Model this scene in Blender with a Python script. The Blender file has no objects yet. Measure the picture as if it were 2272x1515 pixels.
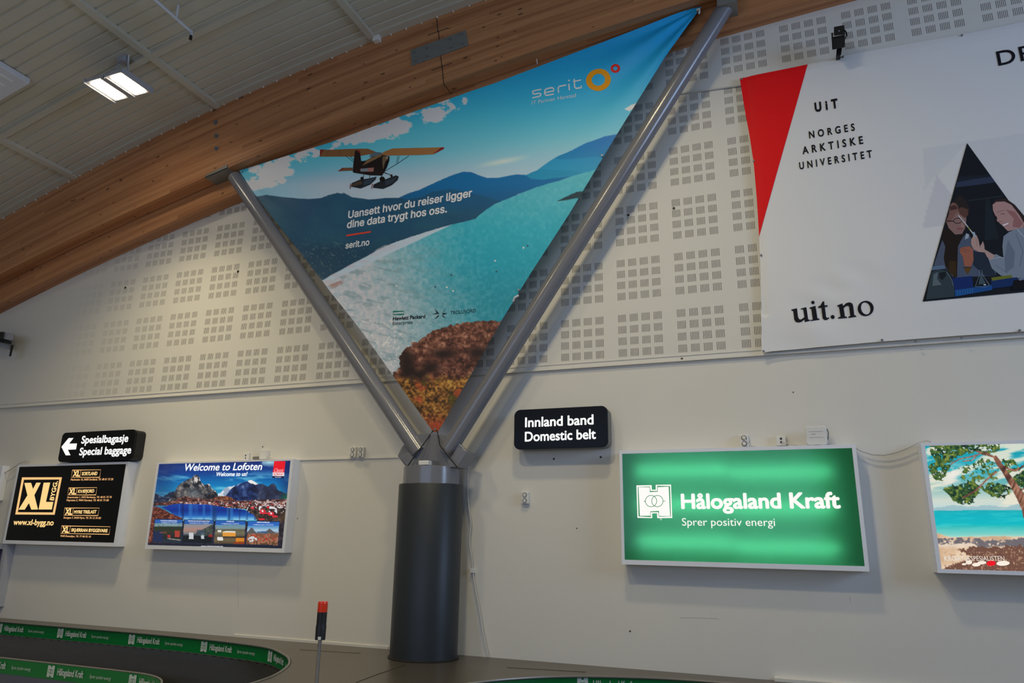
import bpy, bmesh, math, random
import numpy as np
from mathutils import Vector, Matrix

# ------------------------------------------------------------------ camera
FW, FH, FPX = 2272.0, 1515.0, 1588.5
YAW, PITCH, ROLL = .37114, .26663, .016844
CAM = np.array([0.0, -7.0, 1.5875])
def _axes():
    cy, sy, cp, sp = math.cos(YAW), math.sin(YAW), math.cos(PITCH), math.sin(PITCH)
    f = np.array([-sy*cp, cy*cp, sp]); r = np.array([cy, sy, 0.0]); u = np.cross(r, f)
    c, s = math.cos(ROLL), math.sin(ROLL)
    return c*r+s*u, -s*r+c*u, f
RT, UP, FWD = _axes()
S = bpy.context.scene
col = S.collection
cam_d = bpy.data.cameras.new('camera'); cam = bpy.data.objects.new('camera', cam_d); col.objects.link(cam)
cam_d.sensor_width = 36; cam_d.lens = FPX*36/FW; cam_d.clip_start = .05; cam_d.clip_end = 200
cam.matrix_world = Matrix([[RT[i], UP[i], -FWD[i], CAM[i]] for i in range(3)]+[[0, 0, 0, 1]])
S.camera = cam
S.view_settings.view_transform = 'Standard'; S.view_settings.look = 'None'
S.view_settings.exposure = 0; S.view_settings.gamma = 1; S.view_settings.use_curve_mapping = False
S.cycles.max_bounces = 7; S.cycles.diffuse_bounces = 4; S.cycles.glossy_bounces = 3
S.cycles.transmission_bounces = 3; S.cycles.caustics_reflective = False; S.cycles.caustics_refractive = False
S.cycles.sample_clamp_indirect = 4

# ------------------------------------------------------------------ world and daylight
W = bpy.data.worlds.new('world'); S.world = W; W.use_nodes = True
W.node_tree.nodes['Background'].inputs[0].default_value = (.55, .68, 1, 1)
W.node_tree.nodes['Background'].inputs[1].default_value = 1.0
def area(name, loc, aim, sx, sy, power, colr):
    d = bpy.data.lights.new(name, 'AREA'); d.shape = 'RECTANGLE'; d.size = sx; d.size_y = sy
    d.energy = power; d.color = colr
    o = bpy.data.objects.new(name, d); col.objects.link(o); o.location = loc
    o.rotation_euler = (Vector(aim)-Vector(loc)).to_track_quat('-Z', 'Y').to_euler()
    return o
# daylight through the high window in the right-hand wall and the glazed front behind the camera
DAY = (.46, .64, 1.0)
area('daylight_right', (8.93, -4.2, 4.5), (0, -4.2, 4.5), 3.4, 3.0, 290, DAY)
area('daylight_front', (-4.0, -12.9, 3.0), (-4.0, 0, 3.0), 9.0, 3.2, 60, DAY)
LAMP_W = 24.0
LAMP_C = (1.0, .85, .52)
LAMP_SPREAD = 104

# ------------------------------------------------------------------ helpers
def ray(x, y): return (x-FW/2)/FPX*RT+(FH/2-y)/FPX*UP+FWD
def aty(x, y, yy):
    d = ray(x, y); return CAM+d*((yy-CAM[1])/d[1])
def atz(x, y, zz):
    d = ray(x, y); return CAM+d*((zz-CAM[2])/d[2])
def prj(P):
    v = np.asarray(P, float)-CAM; a = v@FWD
    return FW/2+FPX*(v@RT)/a, FH/2-FPX*(v@UP)/a
def lin(c):
    c = np.asarray(c, float)/255.0
    return np.where(c <= .04045, c/12.92, ((c+.055)/1.055)**2.4)
def tag(o, label=None, cat=None, group=None, kind=None):
    if label: o['label'] = label
    if cat: o['category'] = cat
    if group: o['group'] = group
    if kind: o['kind'] = kind
    return o
def thing(name, label, cat, loc=(0, 0, 0), group=None):
    o = bpy.data.objects.new(name, None); col.objects.link(o); o.location = loc; o.empty_display_size = .1
    return tag(o, label, cat, group)
def obj(name, me, mt=None, parent=None, smooth=False):
    o = bpy.data.objects.new(name, me); col.objects.link(o)
    if mt is not None: me.materials.append(mt)
    if parent is not None:
        o.parent = parent; o.matrix_parent_inverse = Matrix.Translation(-Vector(parent.location))
    if smooth:
        me.polygons.foreach_set('use_smooth', [True]*len(me.polygons))
    return o
class MB:
    "collects shapes into one mesh"
    def __init__(s): s.v = []; s.f = []
    def add(s, v, f):
        n = len(s.v); s.v += [tuple(map(float, p)) for p in v]; s.f += [tuple(n+i for i in q) for q in f]
    def box(s, x0, x1, y0, y1, z0, z1):
        s.add([(x0, y0, z0), (x1, y0, z0), (x1, y1, z0), (x0, y1, z0), (x0, y0, z1), (x1, y0, z1), (x1, y1, z1), (x0, y1, z1)],
              [(0, 3, 2, 1), (4, 5, 6, 7), (0, 1, 5, 4), (1, 2, 6, 5), (2, 3, 7, 6), (3, 0, 4, 7)])
    def hexa(s, a, b):
        "a, b: two quads (front, back)"
        s.add(list(a)+list(b), [(0, 1, 2, 3), (7, 6, 5, 4), (0, 4, 5, 1), (1, 5, 6, 2), (2, 6, 7, 3), (3, 7, 4, 0)])
    def tube(s, pts, r, n=10, caps=True):
        pts = [np.array(p, float) for p in pts]; m = len(pts); vs = []
        t0 = pts[1]-pts[0]; t0 /= np.linalg.norm(t0)
        ref = np.array([0, 0, 1.0]) if abs(t0[2]) < .9 else np.array([1.0, 0, 0])
        a = np.cross(t0, ref); a /= np.linalg.norm(a)
        for i, p in enumerate(pts):
            t = pts[min(i+1, m-1)]-pts[max(i-1, 0)]; t = t/np.linalg.norm(t)
            a = a-t*(a@t); a /= np.linalg.norm(a); b = np.cross(t, a)
            rr = r[i] if hasattr(r, '__len__') else r
            vs += [p+rr*(math.cos(k*2*math.pi/n)*a+math.sin(k*2*math.pi/n)*b) for k in range(n)]
        fs = [(i*n+k, i*n+(k+1) % n, (i+1)*n+(k+1) % n, (i+1)*n+k) for i in range(m-1) for k in range(n)]
        if caps: fs += [tuple(range(n))[::-1], tuple((m-1)*n+k for k in range(n))]
        s.add(vs, fs)
    def prism(s, pts, y0, y1):
        "closed outline [(x, z)] extruded in y"
        n = len(pts)
        s.add([(x, y0, z) for x, z in pts]+[(x, y1, z) for x, z in pts],
              [tuple(range(n)), tuple(range(2*n-1, n-1, -1))]+[(i, n+i, n+(i+1) % n, (i+1) % n) for i in range(n)])
    def sheet(s, rows):
        "rows of points -> quads"
        n = len(rows[0]); k = len(rows)
        s.add([p for r in rows for p in r], [(i*n+j, i*n+j+1, (i+1)*n+j+1, (i+1)*n+j) for i in range(k-1) for j in range(n-1)])
    def build(s, name, mt=None, parent=None, smooth=False, bevel=0, fix=True):
        me = bpy.data.meshes.new(name); me.from_pydata(s.v, [], s.f); me.update()
        if fix:
            bm = bmesh.new(); bm.from_mesh(me); bmesh.ops.recalc_face_normals(bm, faces=bm.faces); bm.to_mesh(me); bm.free()
        o = obj(name, me, mt, parent, smooth)
        if bevel:
            md = o.modifiers.new('edge', 'BEVEL'); md.width = bevel; md.segments = 2; md.limit_method = 'ANGLE'; md.angle_limit = .6
        if smooth:
            try: me.set_sharp_from_angle(angle=.7)
            except Exception: pass
        return o
def rrect(x0, x1, z0, z1, r, n=6):
    out = []
    for cx, cz, a0 in ((x1-r, z1-r, 0), (x0+r, z1-r, 90), (x0+r, z0+r, 180), (x1-r, z0+r, 270)):
        for k in range(n+1):
            a = math.radians(a0+90*k/n); out.append((cx+r*math.cos(a), cz+r*math.sin(a)))
    return out

# ------------------------------------------------------------------ materials
def mat(name, rgb, rough=.5, metal=0.0, spec=.5, emit=None, es=1.0, vary=0.0, scale=8.0, bump=0.0, bscale=60.0):
    m = bpy.data.materials.new(name); m.use_nodes = True; nt = m.node_tree; b = nt.nodes['Principled BSDF']
    c = tuple(lin(rgb))+(1,)
    b.inputs['Base Color'].default_value = c; b.inputs['Roughness'].default_value = rough
    b.inputs['Metallic'].default_value = metal; b.inputs['Specular IOR Level'].default_value = spec
    if emit is not None:
        b.inputs['Emission Color'].default_value = tuple(lin(emit))+(1,); b.inputs['Emission Strength'].default_value = es
    if vary or bump:
        tc = nt.nodes.new('ShaderNodeTexCoord')
    if vary:
        nz = nt.nodes.new('ShaderNodeTexNoise'); nz.inputs['Scale'].default_value = scale; nz.inputs['Detail'].default_value = 5
        rp = nt.nodes.new('ShaderNodeMapRange'); rp.inputs[3].default_value = 1-vary; rp.inputs[4].default_value = 1+vary
        mx = nt.nodes.new('ShaderNodeVectorMath'); mx.operation = 'SCALE'; mx.inputs[0].default_value = c[:3]
        nt.links.new(tc.outputs['Object'], nz.inputs['Vector']); nt.links.new(nz.outputs['Fac'], rp.inputs[0])
        nt.links.new(rp.outputs[0], mx.inputs['Scale']); nt.links.new(mx.outputs[0], b.inputs['Base Color'])
    if bump:
        n2 = nt.nodes.new('ShaderNodeTexNoise'); n2.inputs['Scale'].default_value = bscale; n2.inputs['Detail'].default_value = 4
        bp = nt.nodes.new('ShaderNodeBump'); bp.inputs['Strength'].default_value = bump; bp.inputs['Distance'].default_value = .01
        nt.links.new(tc.outputs['Object'], n2.inputs['Vector']); nt.links.new(n2.outputs['Fac'], bp.inputs['Height'])
        nt.links.new(bp.outputs[0], b.inputs['Normal'])
    return m
def attr_mat(name, rough=.6, emit=False, spec=.3, strength=1.0, weave=0.0):
    "printed or backlit surface, colours from the mesh's own colour attribute"
    m = bpy.data.materials.new(name); m.use_nodes = True; nt = m.node_tree; b = nt.nodes['Principled BSDF']
    a = nt.nodes.new('ShaderNodeAttribute'); a.attribute_name = 'Col'
    b.inputs['Roughness'].default_value = rough; b.inputs['Specular IOR Level'].default_value = spec
    if emit:
        b.inputs['Base Color'].default_value = (.01, .01, .01, 1)
        nt.links.new(a.outputs['Color'], b.inputs['Emission Color']); b.inputs['Emission Strength'].default_value = strength
    else:
        nt.links.new(a.outputs['Color'], b.inputs['Base Color'])
    if weave:
        tc = nt.nodes.new('ShaderNodeTexCoord'); n2 = nt.nodes.new('ShaderNodeTexNoise'); n2.inputs['Scale'].default_value = 260
        bp = nt.nodes.new('ShaderNodeBump'); bp.inputs['Strength'].default_value = weave; bp.inputs['Distance'].default_value = .003
        nt.links.new(tc.outputs['Object'], n2.inputs['Vector']); nt.links.new(n2.outputs['Fac'], bp.inputs['Height'])
        nt.links.new(bp.outputs[0], b.inputs['Normal'])
    return m
class NG:
    "tiny helper for node arithmetic"
    def __init__(s, nt): s.nt = nt
    def m(s, op, a, b=None, c=None):
        n = s.nt.nodes.new('ShaderNodeMath'); n.operation = op
        for i, v in enumerate((a, b, c)):
            if v is None: continue
            if isinstance(v, (int, float)): n.inputs[i].default_value = v
            else: s.nt.links.new(v, n.inputs[i])
        return n.outputs[0]
M = {}
M['wall'] = mat('painted_wall', (226, 222, 212), .7, spec=.25, vary=.03, scale=1.3, bump=.05, bscale=90)
M['white_metal'] = mat('white_metal', (212, 214, 220), .4, spec=.4, vary=.02)
M['sign_frame'] = mat('aluminium_frame', (238, 240, 246), .4, metal=.0, vary=.02)
M['white_plastic'] = mat('white_plastic', (228, 226, 220), .4, vary=.02)
M['grey_plastic'] = mat('grey_plastic', (120, 118, 112), .5, vary=.03)
M['black_gloss'] = mat('black_acrylic', (11, 11, 12), .32, spec=.22, vary=.05)
M['black'] = mat('black_paint', (17, 17, 18), .45, vary=.08)
M['dark_grey'] = mat('dark_grey_case', (112, 112, 110), .4, vary=.04)
M['grey_paint'] = mat('grey_steel_paint', (120, 120, 125), .20, spec=.6, vary=.03, scale=20, bump=.04, bscale=40)
M['column'] = mat('dark_column_paint', (42, 47, 52), .42, spec=.4, vary=.04, scale=5)
M['plate'] = mat('galvanised_plate', (126, 126, 120), .45, metal=.15, vary=.08, scale=15)
M['bolt'] = mat('zinc_bolt', (140, 142, 146), .35, metal=.6, vary=.05)
M['deck'] = mat('brushed_steel_deck', (120, 112, 100), .34, metal=.75, vary=.10, scale=3, bump=.03, bscale=12)
M['seam'] = mat('dark_seam', (30, 27, 25), .6, vary=.05)
M['belt'] = mat('rubber_belt', (66, 63, 58), .5, vary=.2, scale=14)
M['green_band'] = mat('green_band', (0, 118, 52), .3, spec=.4, vary=.03)
M['rim'] = mat('steel_rim', (150, 145, 138), .3, metal=.6, vary=.05)
M['apron'] = mat('grey_blue_apron', (86, 90, 104), .45, vary=.05)
M['rope'] = mat('black_rope', (20, 20, 22), .7, vary=.1)
M['rope_white'] = mat('white_cord', (225, 225, 225), .6, vary=.05)
M['cable'] = mat('white_cable', (205, 202, 194), .5, vary=.04)
M['floor'] = mat('grey_floor', (158, 152, 144), .5, vary=.06, scale=3)
M['hole'] = mat('screw_hole', (60, 54, 48), .6, vary=.05)
M['orange'] = mat('orange_lens', (225, 52, 12), .25, spec=.5, vary=.04)
M['led'] = mat('led_panel', (255, 250, 235), .4, emit=(255, 238, 205), es=22.0)
M['grey_light'] = mat('light_grey_housing', (176, 178, 186), .35, metal=.2, vary=.04)
M['glass'] = mat('window_glass', (190, 205, 225), .05, emit=(150, 180, 235), es=1.2)
M['deckplate'] = mat('ceiling_deck_paint', (196, 190, 172), .5, vary=.05, scale=2)
M['print'] = attr_mat('printed_fabric', .5, spec=.35, weave=.05)
M['ink'] = attr_mat('printed_ink', .6, spec=.2)
M['backlit'] = attr_mat('backlit_print', .22, True, .45)
M['backlit_letters'] = attr_mat('backlit_letters', .3, True, .3)

def wood_mat():
    m = bpy.data.materials.new('glulam_wood'); m.use_nodes = True; nt = m.node_tree; L = nt.links; b = nt.nodes['Principled BSDF']
    uv = nt.nodes.new('ShaderNodeUVMap'); uv.uv_map = 'grain'
    def mapping(sx, sy):
        mp = nt.nodes.new('ShaderNodeMapping'); mp.inputs['Scale'].default_value = (sx, sy, 1); L.new(uv.outputs[0], mp.inputs[0]); return mp.outputs[0]
    g = NG(nt)
    n1 = nt.nodes.new('ShaderNodeTexNoise'); n1.inputs['Scale'].default_value = 1; n1.inputs['Detail'].default_value = 6; L.new(mapping(.9, 38), n1.inputs['Vector'])
    # glued lamellas, about 45 mm each
    sep = nt.nodes.new('ShaderNodeSeparateXYZ'); L.new(uv.outputs[0], sep.inputs[0])
    lam = g.m('FLOOR', g.m('MULTIPLY', sep.outputs[1], 22.0))
    wn = nt.nodes.new('ShaderNodeTexWhiteNoise'); wn.noise_dimensions = '2D'
    cx = nt.nodes.new('ShaderNodeCombineXYZ'); L.new(lam, cx.inputs[1])
    L.new(g.m('FLOOR', g.m('MULTIPLY', g.m('ADD', sep.outputs[0], g.m('MULTIPLY', lam, 1.37)), .3)), cx.inputs[0]); L.new(cx.outputs[0], wn.inputs['Vector'])
    v = g.m('ADD', g.m('MULTIPLY', n1.outputs['Fac'], .62), g.m('MULTIPLY', wn.outputs['Value'], .40))
    cr = nt.nodes.new('ShaderNodeValToRGB'); e = cr.color_ramp.elements
    e[0].position = .25; e[0].color = tuple(lin((160, 104, 66)))+(1,); e[1].position = .85; e[1].color = tuple(lin((206, 148, 100)))+(1,)
    L.new(v, cr.inputs[0])
    vo = nt.nodes.new('ShaderNodeTexVoronoi'); vo.inputs['Scale'].default_value = 1; vo.inputs['Randomness'].default_value = 1; L.new(mapping(4.4, 12), vo.inputs['Vector'])
    sepc = nt.nodes.new('ShaderNodeSeparateColor'); L.new(vo.outputs['Color'], sepc.inputs[0])
    size = g.m('MULTIPLY', g.m('MAXIMUM', g.m('SUBTRACT', sepc.outputs[0], .12), 0.0), .21)
    kn = g.m('MINIMUM', g.m('MAXIMUM', g.m('MULTIPLY', g.m('SUBTRACT', size, vo.outputs['Distance']), 28.0), 0.0), .72)
    mx = nt.nodes.new('ShaderNodeMix'); mx.data_type = 'RGBA'; L.new(kn, mx.inputs[0]); L.new(cr.outputs[0], mx.inputs[6]); mx.inputs[7].default_value = tuple(lin((58, 32, 20)))+(1,)
    L.new(mx.outputs[2], b.inputs['Base Color']); b.inputs['Roughness'].default_value = .45; b.inputs['Specular IOR Level'].default_value = .35
    return m
M['wood'] = wood_mat()

# perforated acoustic panel: squares of six slots, four by four to a group
PY = -.02                                       # front of the upper panel
PX0 = float(aty(1372.6, 745, PY)[0]); PZ0 = float(aty(1375, 792, PY)[2])
def perf_mat():
    m = bpy.data.materials.new('perforated_panel'); m.use_nodes = True; nt = m.node_tree; L = nt.links; b = nt.nodes['Principled BSDF']
    tc = nt.nodes.new('ShaderNodeTexCoord'); sep = nt.nodes.new('ShaderNodeSeparateXYZ'); L.new(tc.outputs['Object'], sep.inputs[0]); g = NG(nt)
    X, Z = sep.outputs[0], sep.outputs[2]
    right = g.m('GREATER_THAN', X, PX0-.04)
    k = .997
    px = g.m('ADD', .6155*k, g.m('MULTIPLY', right, (.601-.6155)*k))
    tx = g.m('FRACT', g.m('DIVIDE', g.m('SUBTRACT', X, PX0), px))
    tz = g.m('FRACT', g.m('DIVIDE', g.m('SUBTRACT', Z, PZ0), .6065*k))
    ax = g.m('MULTIPLY', tx, 4.92); az = g.m('MULTIPLY', tz, 4.95)
    inx = g.m('LESS_THAN', ax, 3.95); inz = g.m('LESS_THAN', az, 3.95)
    fx = g.m('FRACT', ax); fz = g.m('FRACT', az)
    sx = g.m('LESS_THAN', fx, .70); sz = g.m('LESS_THAN', fz, .66)
    slot = g.m('LESS_THAN', g.m('FRACT', g.m('MULTIPLY', fx, 6/.72)), .40)
    lo = g.m('GREATER_THAN', Z, PZ0-.01)
    mask = g.m('MULTIPLY', g.m('MULTIPLY', g.m('MULTIPLY', inx, inz), g.m('MULTIPLY', sx, sz)), g.m('MULTIPLY', slot, lo))
    fade = nt.nodes.new('ShaderNodeMapRange'); fade.interpolation_type = 'SMOOTHSTEP'; L.new(X, fade.inputs[0])
    fade.inputs[1].default_value = -10.0; fade.inputs[2].default_value = -7.0; fade.inputs[3].default_value = 0.0; fade.inputs[4].default_value = .9
    mask = g.m('MULTIPLY', mask, fade.outputs[0])
    mx = nt.nodes.new('ShaderNodeMix'); mx.data_type = 'RGBA'; L.new(mask, mx.inputs[0])
    mx.inputs[6].default_value = tuple(lin((226, 222, 212)))+(1,); mx.inputs[7].default_value = tuple(lin((72, 62, 56)))+(1,)
    L.new(mx.outputs[2], b.inputs['Base Color']); b.inputs['Roughness'].default_value = .6; b.inputs['Specular IOR Level'].default_value = .25
    return m
M['perf'] = perf_mat()
def translucent_mat():
    m = bpy.data.materials.new('translucent_green_sheet'); m.use_nodes = True; nt = m.node_tree; L = nt.links
    for n in list(nt.nodes): nt.nodes.remove(n)
    out = nt.nodes.new('ShaderNodeOutputMaterial'); t = nt.nodes.new('ShaderNodeBsdfTranslucent'); t.inputs[0].default_value = (.24, .62, .42, 1)
    d = nt.nodes.new('ShaderNodeBsdfDiffuse'); d.inputs[0].default_value = tuple(lin((20, 130, 70)))+(1,)
    gl = nt.nodes.new('ShaderNodeBsdfGlossy'); gl.inputs['Roughness'].default_value = .08
    a = nt.nodes.new('ShaderNodeMixShader'); a.inputs[0].default_value = .35; L.new(t.outputs[0], a.inputs[1]); L.new(d.outputs[0], a.inputs[2])
    c = nt.nodes.new('ShaderNodeMixShader'); c.inputs[0].default_value = .03; L.new(a.outputs[0], c.inputs[1]); L.new(gl.outputs[0], c.inputs[2])
    L.new(c.outputs[0], out.inputs[0]); return m
M['green_sheet'] = translucent_mat()
M['box_white'] = mat('sign_inside_white', (150, 150, 150), .6)
M['tube_lit'] = mat('lit_fluorescent_tube', (255, 255, 255), .4, emit=(240, 255, 250), es=18.0)

# ------------------------------------------------------------------ noise, painting and printing
def vnoise(x, y, seed=0):
    xi = np.floor(x).astype(np.int64); yi = np.floor(y).astype(np.int64); fx = x-xi; fy = y-yi
    fx = fx*fx*(3-2*fx); fy = fy*fy*(3-2*fy)
    def h(a, b):
        n = (a*374761393+b*668265263+seed*974711) & 0xffffffff
        n = ((n ^ (n >> 13))*1274126177) & 0xffffffff
        return ((n ^ (n >> 16)) & 0xffff)/65535.0
    return (h(xi, yi)*(1-fx)+h(xi+1, yi)*fx)*(1-fy)+(h(xi, yi+1)*(1-fx)+h(xi+1, yi+1)*fx)*fy
def fbm(x, y, o=4, seed=0):
    s = 0; a = .5; t = 0
    for i in range(o):
        s = s+a*vnoise(x*2**i, y*2**i, seed+i*17); t += a; a *= .5
    return s/t
def inside(x, y, poly):
    c = np.zeros(x.shape, bool); n = len(poly)
    for i in range(n):
        (x0, y0), (x1, y1) = poly[i], poly[(i+1) % n]
        if y0 == y1: continue
        k = ((y0 > y) != (y1 > y)) & (x < (x1-x0)*(y-y0)/(y1-y0)+x0); c ^= k
    return c
def smooth(a, b, x):
    t = np.clip((x-a)/(b-a), 0, 1); return t*t*(3-2*t)
def mixc(c, m, rgb):
    m = np.asarray(m, float)[:, None]; return c*(1-m)+np.asarray(rgb, float)*m
def ramp(v, stops):
    xs = [s[0] for s in stops]; return np.stack([np.interp(v, xs, [s[1][k] for s in stops]) for k in range(3)], 1)
def crop(x0, y0, s, pts): return [(x0+a/s, y0+b/s) for a, b in pts]
def set_col(me, rgb):
    a = me.color_attributes.new('Col', 'FLOAT_COLOR', 'POINT')
    c = np.ones((len(me.vertices), 4), np.float32); c[:, :3] = rgb; a.data.foreach_set('color', c.ravel())
def grid_mesh(name, P, nu, nv, rgb, mt, parent, smooth_=True):
    "P (nv*nu, 3) points row by row"
    me = bpy.data.meshes.new(name); n = nu*nv
    me.vertices.add(n); me.vertices.foreach_set('co', np.asarray(P, np.float32).ravel())
    i, j = np.meshgrid(np.arange(nu-1), np.arange(nv-1)); a = (j*nu+i).ravel()
    q = np.stack([a, a+nu, a+nu+1, a+1], 1).astype(np.int32); nf = len(q)
    me.loops.add(nf*4); me.loops.foreach_set('vertex_index', q.ravel())
    me.polygons.add(nf); me.polygons.foreach_set('loop_start', np.arange(0, nf*4, 4, dtype=np.int32))
    me.polygons.foreach_set('loop_total', np.full(nf, 4, np.int32)); me.update(); me.validate()
    set_col(me, rgb)
    return obj(name, me, mt, parent, smooth_)
_tc = bpy.data.curves.new('glyphs', 'FONT'); _to = bpy.data.objects.new('glyphs', _tc); col.objects.link(_to)
_cache = {}; F_HUM = _tc.font; F_GEO = F_HUM
try:
    import os
    F_GEO = bpy.data.fonts.load(os.path.join(bpy.utils.system_resource('DATAFILES'), 'fonts', 'Inter.woff2'))   # sans serif bundled with Blender
except Exception: pass
FONT = F_HUM
def glyphs(txt, bold=0.0, shear=0.0, spacing=1.0):
    k = (txt, bold, shear, spacing, FONT.name)
    if k not in _cache:
        _tc.font = FONT; _tc.body = txt; _tc.size = 1; _tc.offset = 0; _tc.shear = shear; _tc.space_character = spacing
        _tc.resolution_u = 4; _tc.dimensions = '2D'; _tc.fill_mode = 'FRONT'
        bpy.context.view_layer.update()
        dg = bpy.context.evaluated_depsgraph_get()
        me = bpy.data.meshes.new_from_object(_to.evaluated_get(dg))
        v = np.zeros(len(me.vertices)*3); me.vertices.foreach_get('co', v); v = v.reshape(-1, 3)[:, :2]
        f = [tuple(p.vertices) for p in me.polygons]; bpy.data.meshes.remove(me)
        if bold > 0:                                   # heavier weight: the letters struck several times, slightly apart
            V = []; F = []
            for i, (dx, dy) in enumerate([(math.cos(a), math.sin(a)) for a in np.arange(0, 6.28, math.pi/3)]+[(0, 0)]):
                F += [tuple(len(v)*i+j for j in p) for p in f]; V.append(v+np.array([dx, dy])*bold)
            v = np.concatenate(V); f = F
        _cache[k] = (v, f)
    return _cache[k]
CAPS = {}
for FONT in (F_GEO, F_HUM): CAPS[FONT.name] = float(glyphs('H')[0][:, 1].max())
class Print:
    "flat marks (letters, logos, shapes) lying on a plane y = const or on any surface given by lift(px, py)"
    def __init__(s, y, lift=None): s.y = y; s.lift = lift; s.v = []; s.f = []; s.c = []; s.k = 0; s.done = []
    def cut(s, name=None):
        "what follows goes into a part of its own"
        if s.v: s.done.append((name, s.v, s.f, s.c))
        s.v = []; s.f = []; s.c = []; return s
    def _p(s, q):
        P = aty(q[0], q[1], s.y)
        return P
    def _put(s, pts, faces, rgb, step=0):
        n = len(s.v); dy = -.0006-.00008*s.k; s.k += 1
        for j, P in enumerate(pts):
            P = np.array(P, float)
            if s.lift is not None: P[1] += s.lift(*prj(P))
            s.v.append((P[0], P[1]+dy-(.00001*(j//step) if step else 0), P[2])); s.c.append(lin(rgb))
        s.f += [tuple(n+i for i in f) for f in faces]
    def poly(s, pts, rgb): s._put([s._p(q) for q in pts], [tuple(range(len(pts)))], rgb)
    def strip(s, pts, w, rgb, closed=False):
        pts = [np.array(p, float) for p in pts]; n = len(pts); A = []; B = []
        for i in range(n):
            a = pts[(i-1) % n] if (i > 0 or closed) else pts[i]; b = pts[(i+1) % n] if (i < n-1 or closed) else pts[i]
            t = b-a; t = t/(np.hypot(*t)+1e-9); d = np.array([-t[1], t[0]])*w/2
            if closed or 0 < i < n-1:
                t1 = pts[i]-a; t1 = t1/(np.hypot(*t1)+1e-9); cs = max(.5, abs(t@t1)); d = d/cs
            A.append(pts[i]+d); B.append(pts[i]-d)
        m = n if closed else n-1
        s._put([s._p(q) for q in A+B], [(i, (i+1) % n, n+(i+1) % n, n+i) for i in range(m)], rgb)
    def ellipse(s, cx, cy, rx, ry, rgb, rot=0, n=28, inner=None):
        def E(a, b): return [(cx+a*math.cos(t)*math.cos(rot)-b*math.sin(t)*math.sin(rot), cy+a*math.cos(t)*math.sin(rot)+b*math.sin(t)*math.cos(rot)) for t in [2*math.pi*k/n for k in range(n)]]
        if inner is None: s.poly(E(rx, ry), rgb)
        else: s._put([s._p(q) for q in E(rx, ry)+E(*inner)], [(i, (i+1) % n, n+(i+1) % n, n+i) for i in range(n)], rgb)
    def line(s, *a, **k): s.text(*a, **k); s.cut('lettering')
    def text(s, txt, bl, br, tl, rgb, bold=0.0, shear=0.0, spacing=1.0, upright=True, ref=None):
        v, f = glyphs(txt, bold, shear, spacing)
        O = s._p(bl); U = s._p(br)-O; V = s._p(tl)-O
        if upright: V = np.array([0, 0, V[2]-U[2]*0])
        x0, x1 = v[:, 0].min(), v[:, 0].max(); h = CAPS[FONT.name]
        s._put([O+U*((a-x0)/(x1-x0))+V*(b/h) for a, b in v], f, rgb, len(v)//7 if bold > 0 else 0)
    def build(s, name, mt, parent, back=0.0):
        s.cut(); o = None
        for nm, v, f, c in s.done:
            me = bpy.data.meshes.new(nm or name); me.from_pydata([(x, y+back, z) for x, y, z in v], [], f); me.update()
            set_col(me, np.array(c)); o = obj(nm or name, me, mt, parent)
        return o

# ------------------------------------------------------------------ room shell
XL, XR, YB = -14.0, 9.0, -13.0
def z_top(x): return 7.958+.0054*x-.0144*x*x          # top of the front beam, underside of the deck
def z_bot(x): return 7.142+.071*x-.0100*x*x           # underside of the front beam
def z_wb(x): return 6.885+.0723*x-.0104*x*x           # underside of the beam on the wall
XS = np.linspace(XL, XR, 60)
def struct(name, mb, mt, **k):
    o = mb.build(name, mt, **k); return tag(o, kind='structure')
b = MB(); b.box(XL-.2, XR+.2, YB-.2, .25, -.2, 0); struct('floor', b, M['floor'])
b = MB(); b.prism([(XL-.2, 0)]+[(XR+.2, 0)]+[(x, z_top(x)+.3) for x in np.linspace(XR+.2, XL-.2, 50)], 0, .25); wall_north = struct('wall_north', b, M['wall'])
b = MB(); b.box(XL-.2, XL, YB, 0, 0, 5.4); struct('wall_left', b, M['wall'])
b = MB()
for a in ((YB, -6.0, 0, 7.1), (-2.4, 0, 0, 7.1), (-6.0, -2.4, 0, 2.9), (-6.0, -2.4, 6.1, 7.1)): b.box(XR, XR+.2, *a)
struct('wall_right', b, M['wall'])
b = MB(); 
for a in ((XL, -8.6, 0, 8.3), (.6, XR, 0, 8.3), (-8.6, .6, 0, 1.3), (-8.6, .6, 4.7, 8.3)): b.box(a[0], a[1], YB-.2, YB, a[2], a[3])
struct('wall_south', b, M['wall'])
b = MB(); b.box(XR+.08, XR+.1, -6, -2.4, 2.9, 6.1); struct('window_1', b, M['glass'])
b = MB(); b.box(-8.6, .6, YB-.12, YB-.1, 1.3, 4.7); struct('window_2', b, M['glass'])
# perforated upper wall, with the aluminium edge along its foot
ZP = float(aty(1160, 825, PY)[2])
b = MB(); xs = np.linspace(XL, XR, 50)
b.prism([(XL, ZP), (XR, ZP)]+[(x, z_wb(x)+.06) for x in xs[::-1]], PY, -.001)
tag(b.build('wall_panel', M['perf']), kind='structure')
b = MB(); b.box(XL, XR, PY-.014, PY, ZP-.004, ZP+.012); b.box(XL, XR, PY-.007, PY, ZP+.05, ZP+.056)
struct('trim_1', b, M['wall'])
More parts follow.
